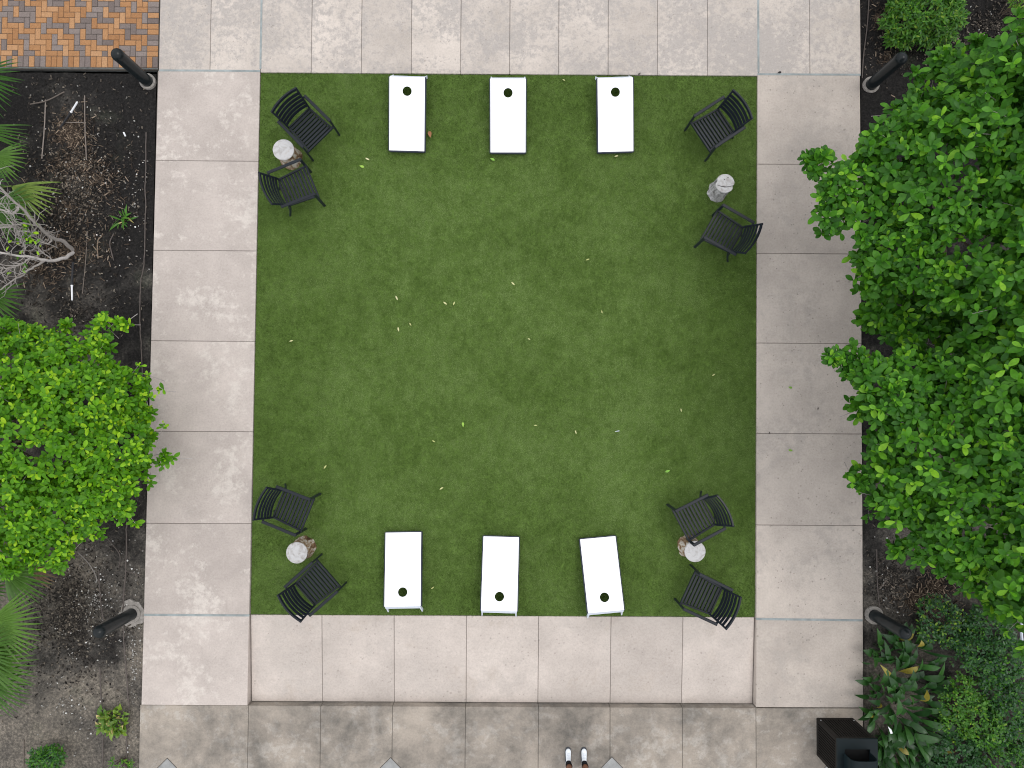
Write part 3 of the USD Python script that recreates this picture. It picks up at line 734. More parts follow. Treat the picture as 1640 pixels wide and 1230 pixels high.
# ------------------------------------------------------------------ bollards
def bollard(base, top, label, collar_r=0.135, patch=None):
    b = at(*base, -0.03)
    t = thing('bollard', label, 'bollard', (b[0], b[1], -0.03), group='black round-topped bollards beside the walks')
    R, Hh = 0.098, 1.03
    a = np.linspace(0, PI / 2, 9)
    prof = [(R, -0.05), (R, Hh - R - 0.03), (R + 0.004, Hh - R - 0.028), (R + 0.004, Hh - R)] + [((R + 0.004) * math.cos(x), Hh - R + R * math.sin(x)) for x in a[1:]]
    obj('post', lathe(prof[:2], 32), M['bollard_paint'], t, smooth=30)
    obj('cap', lathe([(R - 0.002, Hh - R - 0.034)] + prof[2:], 32), M['bollard_paint'], t, smooth=40)
    ring = sg.Point(0, 0).buffer(collar_r, 24).difference(sg.Point(0, 0).buffer(R + 0.002, 24))
    obj('collar', extrude(ring, 0.05, -0.02), M['collar'], t)
    if patch:
        rr = np.random.default_rng(int(base[0])); an = np.arange(18) / 18 * 2 * PI
        pts = [(patch * k * math.cos(x), patch * k * math.sin(x)) for x, k in zip(an, rr.uniform(0.85, 1.15, 18))]
        pp = sg.Polygon(pts).difference(sg.Point(0, 0).buffer(collar_r + 0.002, 24))
        lim = sg.box(-2, -2, OUT_R[1][1] + 2, 2)
        obj('footing', extrude(pp if pp.geom_type == 'Polygon' else max(pp.geoms, key=lambda g: g.area), 0.04, -0.03), M['collar'], t)


bollard((237, 131), None, 'black bollard at the corner of the brick paving, upper left')
bollard((211.5, 983), None, 'black bollard in the bare soil at the lower left of the walk', collar_r=0.15, patch=.22)
bollard((1394.5, 136.5), None, 'black bollard beside the round shrub in the upper right bed', collar_r=0.14)
bollard((1399.5, 985), None, 'black bollard beside the dark strap-leaved clump at the lower right', collar_r=0.15)

# ------------------------------------------------------------------ litter bin
def make_bin():
    c = at(1337, 1179.5, 0); S, Hb = 0.62, 0.74
    t = thing('litter_bin', 'dark slatted square litter bin with a hooded top in the bottom right corner', 'litter bin', (c[0], c[1], 0.0))
    h = S / 2
    obj('liner', box(S - 0.09, S - 0.09, Hb - 0.06, (0, 0, Hb / 2)), M['bin_dark'], t)
    for sx in (-1, 1):
        for sy in (-1, 1):
            obj('corner_post', box(0.07, 0.07, Hb - 0.004, (sx * (h - 0.035), sy * (h - 0.035), Hb / 2), bev=0.006), M['bin_slat'], t)
            obj('bolt', lathe([(0.0, 0.0), (0.008, 0.0), (0.008, 0.004), (0.0, 0.006)], 10).apply_transform(trimesh.transformations.rotation_matrix(-sy * PI / 2, (1, 0, 0))).apply_translation((sx * (h - 0.035), sy * (h + 0.001), 0.1)), M['white_plastic'], t)
    n = 11; pitch = (S - 0.15) / n
    for k in range(n):
        u = -h + 0.075 + (k + 0.5) * pitch
        for s in (-1, 1):
            obj('slat', box(pitch * 0.58, 0.022, Hb - 0.14, (u, s * (h - 0.012), Hb / 2), bev=0.003), M['bin_slat'], t)
            obj('slat', box(0.022, pitch * 0.58, Hb - 0.14, (s * (h - 0.012), u, Hb / 2), bev=0.003), M['bin_slat'], t)
    for z in (0.035, Hb - 0.035):
        for s in (-1, 1):
            obj('rail', box(S - 0.14, 0.028, 0.07, (0, s * (h - 0.016), z), bev=0.003), M['bin_slat'], t)
            obj('rail', box(0.028, S - 0.14, 0.07, (s * (h - 0.016), 0, z), bev=0.003), M['bin_slat'], t)
    lid = sg.box(-h - 0.008, -h - 0.008, h + 0.008, h + 0.008).difference(sg.box(-0.20, -0.22, 0.20, 0.16))
    obj('lid', extrude(lid, 0.035, Hb + 0.002), M['bin_lid'], t)
    # hood: an arched shell open towards the walk
    a = np.linspace(0, PI, 15)
    out = [(0.215, 0.0)] + [(0.215 * math.copysign(abs(math.cos(x)) ** 0.5, math.cos(x)), 0.10 + 0.17 * math.sin(x) ** 0.6) for x in a] + [(-0.215, 0.0)]
    inn = [(0.20 * p / 0.215, q * 0.94) for p, q in out]
    prof = sg.Polygon(out + inn[::-1]).buffer(0)
    hood = extrude(prof if prof.geom_type == 'Polygon' else max(prof.geoms, key=lambda g: g.area), 0.46)
    hood.apply_transform(trimesh.transformations.rotation_matrix(PI / 2, (1, 0, 0)))
    hood.apply_translation((0.0, 0.10, Hb + 0.037))
    obj('hood', hood, M['bin_lid'], t, smooth=35)
    back = extrude(sg.Polygon([(p * 0.995, q * 0.995) for p, q in out]), 0.012); back.apply_transform(trimesh.transformations.rotation_matrix(PI / 2, (1, 0, 0))); back.apply_translation((0, -0.345, Hb + 0.037))
    obj('hood_back', back, M['bin_lid'], t)


make_bin()

# ------------------------------------------------------------------ foliage
def leaf_template(n=4, kind='obovate', fold=0.25, droop=0.18):
    """A leaf of length 1 along +x, normal +z: (vertices, faces)."""
    s = np.linspace(0, 1, n + 1)
    if kind == 'obovate':
        s = np.array([0, 0.28, 0.55, 0.80, 0.94, 1]) if n >= 4 else np.array([0, 0.35, 0.78, 1]); n = len(s) - 1
        w = np.interp(s, [0, 0.06, 0.28, 0.55, 0.80, 0.94, 1], [0.02, 0.035, 0.165, 0.25, 0.215, 0.10, 0.0])
    elif kind == 'lance':
        s = s if n >= 4 else np.array([0, 0.4, 0.75, 1]); n = len(s) - 1
        w = np.interp(s, [0, 0.1, 0.4, 0.75, 1], [0.02, 0.09, 0.17, 0.12, 0.0])
    else:
        w = np.interp(s, [0, 0.12, 0.25, 0.55, 0.85, 1], [0.012, 0.014, 0.075, 0.115, 0.06, 0.0])
    z = -droop * s * s
    V, F = [], []
    for i in range(n + 1):
        V += [(s[i], 0, z[i]), (s[i], w[i], z[i] + fold * w[i]), (s[i], -w[i], z[i] + fold * w[i])]
    for i in range(n):
        a, b = 3 * i, 3 * i + 3
        F += [[a, b, b + 1], [a, b + 1, a + 1], [a, a + 2, b + 2], [a, b + 2, b]]
    F = [f for f in F if len(set(map(lambda k: tuple(np.round(V[k], 6)), f))) == 3]
    return np.array(V, float), np.array(F)


def place_leaves(tmpl, pos, dirs, ups, size):
    """All leaves as (n, k, 3) vertices."""
    x = dirs / np.linalg.norm(dirs, axis=1, keepdims=True)
    y = np.cross(ups, x); y /= np.linalg.norm(y, axis=1, keepdims=True) + 1e-9
    z = np.cross(x, y)
    T = tmpl[0]
    return pos[:, None] + size[:, None, None] * (T[None, :, :1] * x[:, None] + T[None, :, 1:2] * y[:, None] + T[None, :, 2:] * z[:, None])


def join(LV, F):
    n, k = LV.shape[:2]
    return LV.reshape(-1, 3), (F[None] + (np.arange(n) * k)[:, None, None]).reshape(-1, 3)


def crown_tips(lobes, dens, seed, shells=((1.0, 0.8), (0.84, 0.9), (0.66, 0.7)), zmin=-0.35):
    """Twig tips on and within the union of ellipsoids (x, y, z, r, squash)."""
    rr = np.random.default_rng(seed); P, D = [], []
    L = np.array([l[:4] for l in lobes]); sq = np.array([l[4] if len(l) > 4 else 0.75 for l in lobes])
    for (x, y, z, r), q in zip(L, sq):
        for sh, dd in shells:
            n = max(3, int(dens * dd * 4 * PI * (r * sh) ** 2 * 0.68 + 1))
            v = rr.normal(size=(n, 3)); v /= np.linalg.norm(v, axis=1, keepdims=True)
            v = v[v[:, 2] > zmin]
            rad = r * sh * (0.86 + 0.22 * rr.random(len(v)) ** 0.7) * (0.88 + 0.3 * meshkit.noise(v * 2.2 + [x, y, z], seed))
            p = np.array([x, y, z]) + v * rad[:, None] * [1, 1, q]
            dist = np.linalg.norm((p[:, None] - L[None, :, :3]) / np.stack([np.ones_like(sq), np.ones_like(sq), sq], -1)[None], axis=2) / L[None, :, 3]
            keep = dist.min(1) > 0.60 * sh
            P.append(p[keep]); D.append((v * [1, 1, 1])[keep])
    return np.vstack(P), np.vstack(D)


def rosettes(P, D, rr, n_lo, n_hi, size, up=0.55, spread=(0.75, 1.35)):
    """A whorl of leaves about each twig tip."""
    A = D + [0, 0, up] + rr.normal(0, 0.28, D.shape); A /= np.linalg.norm(A, axis=1, keepdims=True)
    pos, dirs, ups, sz, yng = [], [], [], [], []
    for p, a in zip(P, A):
        k = rr.integers(n_lo, n_hi + 1); s0 = size * rr.uniform(0.8, 1.15)
        u = np.cross(a, [0.31, 0.17, 0.93]); u /= np.linalg.norm(u); v = np.cross(a, u)
        ph = rr.random() * 6.28 + np.arange(k) * 2.4
        th = np.linspace(spread[0], spread[1], k) + rr.normal(0, 0.14, k)
        d = np.cos(th)[:, None] * a + np.sin(th)[:, None] * (np.cos(ph)[:, None] * u + np.sin(ph)[:, None] * v)
        off = np.linspace(0.0, -0.55, k)[:, None] * size * a
        pos.append(p + off + rr.normal(0, size * .12, (k, 3))); dirs.append(d)
        # a leaf's face turns to the sky and to the twig's axis
        upv = a[None] * 0.5 + np.array([0, 0, 1.0]) * 0.75 + rr.normal(0, 0.25, (k, 3))
        ups.append(upv); sz.append(s0 * np.interp(np.arange(k), [0, 2, k], [0.62, 0.95, 1.0]) * rr.uniform(0.7, 1.15, k))
        yng.append(np.where(np.arange(k) < 3, 1.0, 0.0) * (1 if rr.random() < 0.33 else 0))
    return np.vstack(pos), np.vstack(dirs), np.vstack(ups), np.concatenate(sz), np.concatenate(yng)


def pick_largest(LV, n):
    """Indices of the leaves that show largest from above: unobstructed, near, facing up."""
    c = LV.mean(1); px, dep = to_px(c)
    nrm = np.cross(LV[:, 4] - LV[:, 2], LV[:, 6] - LV[:, 0]) if LV.shape[1] > 6 else np.ones_like(c)
    ok = (px[:, 0] > 4) & (px[:, 0] < 1636) & (px[:, 1] > 4) & (px[:, 1] < 1226)
    key = (px // 12).astype(int); best = {}
    for i in np.nonzero(ok)[0]:
        k = (key[i, 0], key[i, 1])
        if k not in best or dep[i] < dep[best[k]]: best[k] = i
    cand = np.array(sorted(best.values()), int)
    v = c[cand] - [0, 0, H]; area = np.abs((nrm[cand] * v).sum(1)) / np.linalg.norm(v, axis=1) / dep[cand] ** 2
    return cand[np.argsort(-area)[:n]]


def limbs(t, base, targets, rr, r0=0.07, mat_=None):
    """A short trunk that splits into bowed limbs."""
    b = np.array(base, float)
    fork = b + [rr.normal(0, .05), rr.normal(0, .05), 0.55]
    obj('trunk', tube(spline([b - [0, 0, .06], b + [0.01, 0.0, .28], fork, fork + [0, 0, .18]], 12), np.linspace(r0 * 1.25, r0 * 0.8, 12)[:len(spline([b, b + [0, 0, 1], fork, fork], 12))], 9), mat_ or M['wood'], t, smooth=40)
    for q in targets:
        q = np.array(q, float); mid = (fork + q) / 2 + [rr.normal(0, .1), rr.normal(0, .1), -0.12 + rr.normal(0, .06)]
        C = spline([fork - [0, 0, .04], mid, q], 12)
        obj('limb', tube(C, np.linspace(r0 * 0.55, 0.010, len(C)), 6), mat_ or M['wood'], t, smooth=40)


def tree(name, label, lobes_px, base_px, size, mats, dens, seed, squash=0.75, group=None, n_parts=300, young=1.0, sprays=()):
    rr = np.random.default_rng(seed)
    lobes = [(*at(x, y, z), r, squash) for x, y, z, r in lobes_px]
    base = at(*base_px, -0.05)
    t = thing(name, label, 'tree', base, group=group)
    loc = np.array(base)
    big = sorted(lobes, key=lambda l: -l[3])[:9]
    limbs(t, (0, 0, 0), [np.array([l[0], l[1], l[2]]) - loc for l in big], rr)
    P, D = crown_tips(lobes, dens, seed)
    if sprays:      # single twigs reaching out of the crown
        S = np.array([at(*q) for q in sprays]); SD = rr.normal(0, .3, S.shape) + (S - np.mean(P, 0)) * .25 + [0, 0, .5]
        P, D = np.vstack([P, S]), np.vstack([D, SD / np.linalg.norm(SD, axis=1, keepdims=True)])
    P = P - loc
    # leafless twigs showing among the leaves
    TW = []
    for i in list(rr.choice(len(P), min(len(P), 260), replace=False)) + list(range(len(P) - len(sprays), len(P))):
        a = P[i]; TW.append(tube([a - D[i] * rr.uniform(.2, .42) - [0, 0, .08], a], [0.006, 0.0025], 4, cap=False))
    obj('twigs', cat_(TW), M['grey_twig'], t, kind='stuff')
    pos, dirs, ups, sz, yg = rosettes(P, D, rr, 6, 9, size)
    tm = leaf_template(4, 'obovate')
    LV = place_leaves(tm, pos, dirs, ups, sz)
    yg = yg * (rr.random(len(yg)) < young)
    top = set(pick_largest(LV + loc, n_parts).tolist())
    sel = np.array([i in top for i in range(len(LV))])
    for y, m in ((0, mats[0]), (1, mats[1])):
        for i in np.nonzero(sel & (yg == y))[0]:
            obj('leaf', (LV[i], tm[1]), M[m], t, smooth=True)
        q = LV[~sel & (yg == y)]
        obj('foliage', join(q, tm[1]), M[m], t, smooth=True, tone=np.repeat(rr.random(len(q)), q.shape[1]), kind='stuff')
    return t


LEFT = [(55, 700, 1.5, 1.15), (-50, 690, 1.5, 1.15), (135, 650, 1.6, .66), (178, 715, 1.5, .55), (155, 785, 1.4, .52), (85, 810, 1.3, .62), (20, 600, 1.5, .72), (10, 800, 1.4, .8), (120, 590, 1.5, .5), (190, 635, 1.4, .42),
        (165, 550, 1.3, .14), (165, 518, 1.25, .11), (195, 520, 1.2, .06), (228, 622, 1.35, .12), (236, 665, 1.3, .10), (240, 697, 1.25, .08), (262, 733, 1.2, .05), (228, 755, 1.3, .14), (195, 815, 1.2, .14), (135, 825, 1.25, .32),
        (75, 880, 1.2, .30), (95, 895, 1.15, .16), (50, 552, 1.25, .26), (8, 535, 1.2, .25), (83, 548, 1.2, .16), (105, 522, 1.1, .07), (15, 880, 1.25, .4)]
RIGHT1 = [(1530, 280, 2.9, .98), (1630, 230, 2.9, 1.05), (1440, 245, 2.8, .48), (1385, 290, 2.7, .36), (1318, 265, 2.6, .16), (1300, 256, 2.55, .05), (1345, 305, 2.65, .25), (1335, 345, 2.6, .2), (1395, 350, 2.7, .34), (1455, 400, 2.7, .5), (1560, 400, 2.9, .85),
          (1400, 450, 2.3, .2), (1388, 420, 2.4, .2), (1475, 170, 2.6, .22), (1440, 180, 2.5, .12), (1470, 118, 2.4, .10), (1520, 105, 2.4, .24), (1565, 68, 2.35, .07), (1585, 85, 2.35, .08), (1575, 125, 2.4, .20), (1650, 400, 3.0, .9), (1620, 480, 2.6, .5), (1500, 500, 1.8, .4), (1560, 500, 2.2, .5), (1430, 485, 1.9, .34), (1415, 455, 2.0, .3), (1455, 520, 1.9, .36), (1490, 545, 2.1, .4), (1405, 505, 1.6, .22), (1540, 170, 2.6, .4), (1760, 200, 3.4, 1.5), (1780, 450, 3.4, 1.5)]
RIGHT2 = [(1530, 700, 2.8, 1.0), (1440, 640, 2.8, .48), (1365, 580, 2.6, .18), (1335, 572, 2.55, .06), (1395, 605, 2.7, .28), (1465, 600, 2.75, .32), (1425, 735, 2.6, .32), (1380, 765, 2.4, .14), (1378, 655, 2.5, .12), (1455, 795, 2.6, .4), (1560, 820, 2.7, .75), (1635, 660, 3.0, 1.1), (1640, 840, 2.7, .8),
          (1490, 865, 2.4, .32), (1565, 905, 2.4, .34), (1620, 930, 2.3, .26), (1600, 575, 2.7, .56), (1440, 878, 2.2, .08), (1402, 795, 2.4, .12), (1515, 905, 2.2, .18), (1595, 970, 2.2, .10), (1635, 965, 2.2, .12), (1770, 680, 3.4, 1.6), (1780, 900, 3.2, 1.4)]
GT = None
tree('tree', 'bright yellow-green bushy tree overhanging the walk at the left', LEFT, (40, 700), 0.112, ('leaf_left', 'leaf_left_young'), 60, 3, sprays=[(277, 735, 1.2), (264, 726, 1.2), (256, 745, 1.2), (205, 520, 1.2), (190, 510, 1.25), (165, 504, 1.25), (150, 520, 1.2), (178, 530, 1.2), (104, 520, 1.1), (98, 530, 1.1), (80, 535, 1.2), (48, 528, 1.2), (10, 512, 1.2), (255, 625, 1.3), (262, 680, 1.2), (240, 775, 1.2), (218, 840, 1.1), (165, 858, 1.1), (95, 915, 1.1), (110, 890, 1.1), (235, 600, 1.2), (222, 585, 1.2)])
tree('tree', 'dark glossy broad-leaved tree in the upper right, a spray reaching over the walk', RIGHT1, (1500, 330), 0.152, ('leaf_right', 'leaf_right_young'), 36, 5, young=0.9, sprays=[(1290, 250, 2.5), (1302, 262, 2.55), (1316, 243, 2.6), (1332, 258, 2.6), (1308, 275, 2.55), (1318, 372, 2.5), (1595, 66, 2.4), (1608, 84, 2.4), (1578, 78, 2.35), (1592, 100, 2.3), (1612, 112, 2.3), (1500, 98, 2.4), (1520, 84, 2.4), (1545, 92, 2.4), (1480, 120, 2.3), (1462, 140, 2.3), (1386, 425, 2.3), (1372, 448, 2.3), (1390, 470, 2.3), (1440, 505, 1.7), (1470, 520, 1.7), (1420, 520, 1.5)])
tree('tree', 'dark glossy broad-leaved tree filling the right side below the upper one', RIGHT2, (1500, 700), 0.152, ('leaf_right', 'leaf_right_young'), 36, 7, young=0.9, sprays=[(1330, 572, 2.5), (1345, 562, 2.55), (1352, 590, 2.5), (1362, 555, 2.5), (1372, 640, 2.4), (1362, 760, 2.3), (1380, 780, 2.3), (1392, 830, 2.2), (1405, 800, 2.2), (1440, 885, 2.1), (1470, 905, 2.1), (1596, 985, 2.2), (1610, 965, 2.2), (1580, 960, 2.2), (1625, 990, 2.2), (1545, 945, 2.1)])


def shrub(label, lobes_px, size, mats, dens, seed, kind='lance', squash=0.8, cat='shrub', name='shrub', share=0.15, n_lo=4, n_hi=6, n_parts=0):
    rr = np.random.default_rng(seed)
    lobes = [(*at(x, y, z), r, squash) for x, y, z, r in lobes_px]
    loc = np.array([lobes[0][0], lobes[0][1], -0.05])
    t = thing(name, label, cat, loc)
    ST = []
    for l in lobes:
        for k in range(6):
            q = np.array(l[:3]) - loc + rr.normal(0, l[3] * 0.4, 3) * [1, 1, .3]
            ST.append(tube(spline([(rr.normal(0, .03), rr.normal(0, .03), 0), q * [0.5, 0.5, 0.45], q], 8), [0.008] * len(spline([(0, 0, 0), (0, 0, 1), (0, 0, 2)], 8)), 5))
    obj('stem', cat_(ST), M['wood'], t)
    P, D = crown_tips(lobes, dens, seed, shells=((1.0, 1.0), (0.78, 0.8)), zmin=-0.3)
    P = P - loc; P = P[P[:, 2] > 0.04]; D = D[:len(P)] if len(D) != len(P) else D
    pos, dirs, ups, sz, yg = rosettes(P, D, rr, n_lo, n_hi, size, up=0.5, spread=(0.45, 1.3))
    tm = leaf_template(2 if not n_parts else 4, kind); LV = place_leaves(tm, pos, dirs, ups, sz)
    second = rr.random(len(LV)) < share
    sel = np.zeros(len(LV), bool)
    if n_parts:
        sel[pick_largest(LV + loc, n_parts)] = True
    for b, m in ((False, mats[0]), (True, mats[1])):
        for i in np.nonzero(sel & (second == b))[0]:
            obj('leaf', (LV[i], tm[1]), M[m], t, smooth=True)
        if (~sel & (second == b)).any():
            q = LV[~sel & (second == b)]; obj('foliage', join(q, tm[1]), M[m], t, smooth=True, tone=np.repeat(rr.random(len(q)), q.shape[1]), kind='stuff')
    return t


shrub('round clipped shrub with narrow bright leaves at the top right', [(1478, 22, .35, .50), (1450, 40, .3, .36), (1505, 35, .3, .36), (1470, -15, .35, .45), (1500, 0, .35, .4)], 0.10, ('leaf_box', 'leaf_yellow_box'), 260, 31, squash=0.9, share=0.18)
shrub('yellowish shrub cut off by the top right corner', [(1635, -2, .4, .20), (1655, 0, .4, .3)], 0.07, ('leaf_yellow_box', 'leaf_box'), 160, 32)
shrub('low sparse shrub with pale tips right of the lower right bollard', [(1500, 985, .25, .30), (1530, 1010, .25, .32), (1490, 1010, .2, .22)], 0.07, ('leaf_dark_box', 'leaf_yellow_box'), 190, 33, kind='obovate', share=0.2)
shrub('dark small-leaved shrub under the lower edge of the big tree', [(1580, 1010, .3, .36), (1560, 1040, .3, .34), (1605, 1055, .3, .36), (1625, 1075, .25, .3), (1585, 1075, .25, .26)], 0.078, ('leaf_dark_box', 'leaf_box'), 200, 34, kind='obovate', share=0.25)
shrub('small-leaved shrub with lime tips beside the broad-leaved clump', [(1535, 1125, .3, .30), (1565, 1150, .3, .36), (1525, 1160, .25, .26), (1540, 1100, .25, .2)], 0.07, ('leaf_box', 'leaf_yellow_box'), 210, 35, kind='obovate', share=0.16)
shrub('dark green shrub at the right edge above the bottom corner', [(1610, 1140, .3, .34), (1630, 1170, .3, .32), (1595, 1115, .25, .26)], 0.078, ('leaf_dark_box', 'leaf_box'), 200, 36, kind='obovate', share=0.3)
shrub('grey-green small-leaved shrub at the bottom edge right of the broad-leaved clump', [(1530, 1205, .28, .34), (1545, 1235, .28, .36), (1510, 1235, .25, .3)], 0.072, ('leaf_dark_box', 'leaf_dark_box'), 210, 37, kind='obovate')
shrub('bright green shrub in the bottom right corner of the bed', [(1595, 1215, .3, .38), (1635, 1230, .3, .36), (1580, 1180, .25, .25)], 0.078, ('leaf_dark_box', 'leaf_box'), 200, 38, kind='obovate', share=0.55)
shrub('small round dark shrub at the bottom left edge', [(72, 1222, .2, .24), (85, 1212, .2, .2), (60, 1214, .2, .15)], 0.07, ('leaf_box', 'leaf_dark_box'), 230, 39, kind='obovate', share=0.4)
shrub('thin straggly plant at the bottom edge below the broad-leaved plant', [(190, 1222, .12, .13), (200, 1228, .1, .12)], 0.07, ('leaf_box', 'leaf_yellow_box'), 90, 40, share=0.4)


def blade_leaf(base, az, length, width, rise, reach, twist, n=6):
    """A strap or broad leaf rising from base and arching over towards azimuth az."""
    s = np.linspace(0, 1, n + 1)
    w = width * np.interp(s, [0, 0.2, 0.35, 0.6, 0.85, 1], [0.08, 0.12, 0.7, 1.0, 0.55, 0.02])
    hx = reach * s ** 1.3; hz = rise * (1.9 * s - 1.05 * s * s)
    C = np.array(base) + np.stack([hx * math.cos(az), hx * math.sin(az), hz], -1)
    side = np.array([-math.sin(az), math.cos(az), 0.0]) * math.cos(twist) + np.array([0, 0, 1.0]) * math.sin(twist)
    V, F = [], []
    for i in range(n + 1):
        V += [C[i], C[i] + side * w[i] + [0, 0, .25 * w[i]], C[i] - side * w[i] + [0, 0, .25 * w[i]]]
    for i in range(n):
        a, b = 3 * i, 3 * i + 3
        F += [[a, b, b + 1], [a, b + 1, a + 1], [a, a + 2, b + 2], [a, b + 2, b]]
    return np.array(V), np.array(F)


def clump(label, cat, name, outline, n, L, W, mats, seed, p2=0.08, h=0.45, centre=None):
    rr = np.random.default_rng(seed)
    pts = [at(x, y, 0)[:2] for x, y in outline]; poly = sg.Polygon(pts); c = np.array(poly.centroid.coords[0]) if centre is None else at(*centre, 0)[:2]
    t = thing(name, label, cat, (c[0], c[1], -0.05)); k = 0
    x0, y0, x1, y1 = poly.bounds
    while k < n:
        q = np.array([rr.uniform(x0, x1), rr.uniform(y0, y1)])
        if not poly.contains(sg.Point(*q)): continue
        out = q - c; far = np.linalg.norm(out)
        az = math.atan2(out[1], out[0]) + rr.normal(0, 0.75 if far > 0.2 else 1.6)
        le = L * rr.uniform(0.7, 1.15)
        V, F = blade_leaf((q[0] - c[0], q[1] - c[1], 0.0), az, le, W * rr.uniform(.75, 1.15), h * rr.uniform(.55, 1.05), le * rr.uniform(.35, .8), rr.normal(0, .5))
        obj('leaf', (V, F), M[mats[1] if rr.random() < p2 else mats[0]], t, smooth=True); k += 1
    return t


clump('large clump of dark glossy strap leaves with a few yellow ones beside the litter bin', 'plant', 'leafy_plant',
      [(1392, 1025), (1440, 1015), (1480, 1045), (1492, 1110), (1480, 1250), (1395, 1250), (1390, 1140)], 300, 0.62, 0.062, ('aspidistra', 'aspidistra_yellow'), 51, p2=0.035, h=0.46)
clump('small broad-leaved plant with yellowed tips between two hoses at the lower left', 'plant', 'leafy_plant',
      [(164, 1138), (198, 1138), (200, 1170), (166, 1170)], 105, 0.24, 0.036, ('broad_leaf', 'leaf_tan'), 52, p2=0.11, h=0.20)
clump('small strappy green plant alone in the dark soil at the left', 'plant', 'leafy_plant',
      [(192, 346), (203, 346), (203, 357), (192, 357)], 22, 0.36, 0.018, ('leaf_box', 'leaf_tan'), 53, p2=0.12, h=0.14)


def frond(hub, az, length, spread, nb, tilt, droop, rr, base):
    """A fan palm leaf: pleated blades joined near the hub, on a stalk from base."""
    hub = np.array(hub, float); V, F = [], []
    fwd = np.array([math.cos(az) * math.cos(tilt), math.sin(az) * math.cos(tilt), math.sin(tilt)])
    side = np.array([-math.sin(az), math.cos(az), 0.0]); up = np.cross(fwd, side)
    nb = max(7, int(nb * 0.56)); dth = spread / nb
    for k in range(nb):
        th = -spread / 2 + (k + 0.5) * dth + rr.normal(0, dth * .12)
        d = fwd * math.cos(th) + side * math.sin(th); e = np.cross(up, d)
        Lk = length * (0.80 + 0.2 * math.cos(th * 0.9)) * rr.uniform(.93, 1.05)
        s = np.array([0.03, 0.2, 0.42, 0.62, 0.82, 1.0]); half = np.array([1, 1, 1.0, 0.80, 0.46, 0.03]) * 0.62 * dth * Lk * np.minimum(s, 0.45)
        dr = droop * rr.uniform(.6, 1.4) * Lk; n0 = len(V)
        for i in range(6):
            c = hub + d * Lk * s[i] - np.array([0, 0, 1.0]) * dr * s[i] ** 3
            V += [c - up * half[i] * 0.6, c + e * half[i] + up * half[i] * .45, c - e * half[i] + up * half[i] * .45]
        for i in range(5):
            a, b = n0 + 3 * i, n0 + 3 * i + 3
            F += [[a, b, b + 1], [a, b + 1, a + 1], [a, a + 2, b + 2], [a, b + 2, b]]
    st = tube(spline([base, (np.array(base) + hub) / 2 + [0, 0, .12], hub], 8), 0.010, 5)
    n0 = len(V); V = np.vstack([np.array(V), st.vertices]); F = np.vstack([np.array(F), st.faces + n0])
    return V, F


def palm(label, base_px, fronds, seed, name='fan_palm'):
    """fronds: hub pixel x, y, height, tip pixel x, y, spread, blades, material, droop."""
    rr = np.random.default_rng(seed); b = at(*base_px, -0.05)
    t = thing(name, label, 'palm', b)
    obj('trunk', tube(spline([(0, 0, -.05), (0, 0, .12), (0.01, 0, .28)], 8), [0.10] * 3 + [0.07] * (len(spline([(0, 0, 0), (0, 0, 1), (0, 0, 2)], 8)) - 3), 9), M['wood'], t, smooth=40)
    for hx, hy, hz, tx, ty, sp, nb, m, dr in fronds:
        hub = at(hx, hy, hz); tip = at(tx, ty, hz - 0.06); d = tip - hub
        V, F = frond(hub - b, math.atan2(d[1], d[0]), np.linalg.norm(d[:2]), sp, nb, 0.12, dr, rr, (0.0, 0.0, 0.2))
        obj('frond', (V, F), M[m], t)


palm('fan palm with pale green fronds entering from the upper left edge', (-40, 160),
     [(-45, 120, .8, 38, 150, 1.5, 26, 'palm', .10), (-45, 205, .7, 52, 224, .5, 12, 'palm', .12), (-80, 170, .9, -8, 190, 2.0, 26, 'palm', .1)], 61)
palm('fan palm with yellowish fronds behind the bare grey branches', (-15, 320),
     [(-10, 250, .7, 48, 268, 1.7, 22, 'palm', .1), (18, 298, .75, 92, 338, 1.25, 20, 'palm_yellow', .12), (-10, 330, .8, 60, 350, 1.9, 24, 'palm', .1), (-30, 290, .8, 20, 300, 2.2, 24, 'palm', .1)], 62)
palm('small dark fan palm at the left edge just above the bright bushy tree', (-25, 480),
     [(-20, 470, .6, 42, 500, 1.6, 20, 'palm', .12), (-45, 500, .6, 10, 480, 2.0, 22, 'palm', .1)], 63)
palm('large fan palm with several broad green fronds at the lower left edge', (-40, 1000),
     [(6, 917, .85, 92, 916, 2.7, 40, 'palm', .05), (-18, 998, .9, 76, 1000, 1.7, 30, 'palm', .05), (-28, 1058, .85, 70, 1058, 1.6, 30, 'palm', .08), (-30, 1090, .7, 56, 1110, 1.3, 24, 'palm', .12), (-40, 1040, .95, 40, 1035, 1.5, 24, 'palm', .05),
      (-30, 940, .6, 18, 950, 2.2, 24, 'palm', .15), (-50, 1120, .7, 12, 1135, 2.0, 24, 'palm', .15), (40, 905, .3, 98, 925, 1.0, 14, 'palm_dead', .2)], 64)
palm('grey-green fan palm showing behind the tree at the upper right edge', (1645, 118),
     [(1640, 120, .75, 1590, 92, 2.3, 26, 'palm_grey', .05), (1650, 110, .8, 1640, 70, 1.8, 20, 'palm_grey', .06), (1650, 135, .7, 1598, 138, 1.6, 18, 'palm_grey', .08)], 65)

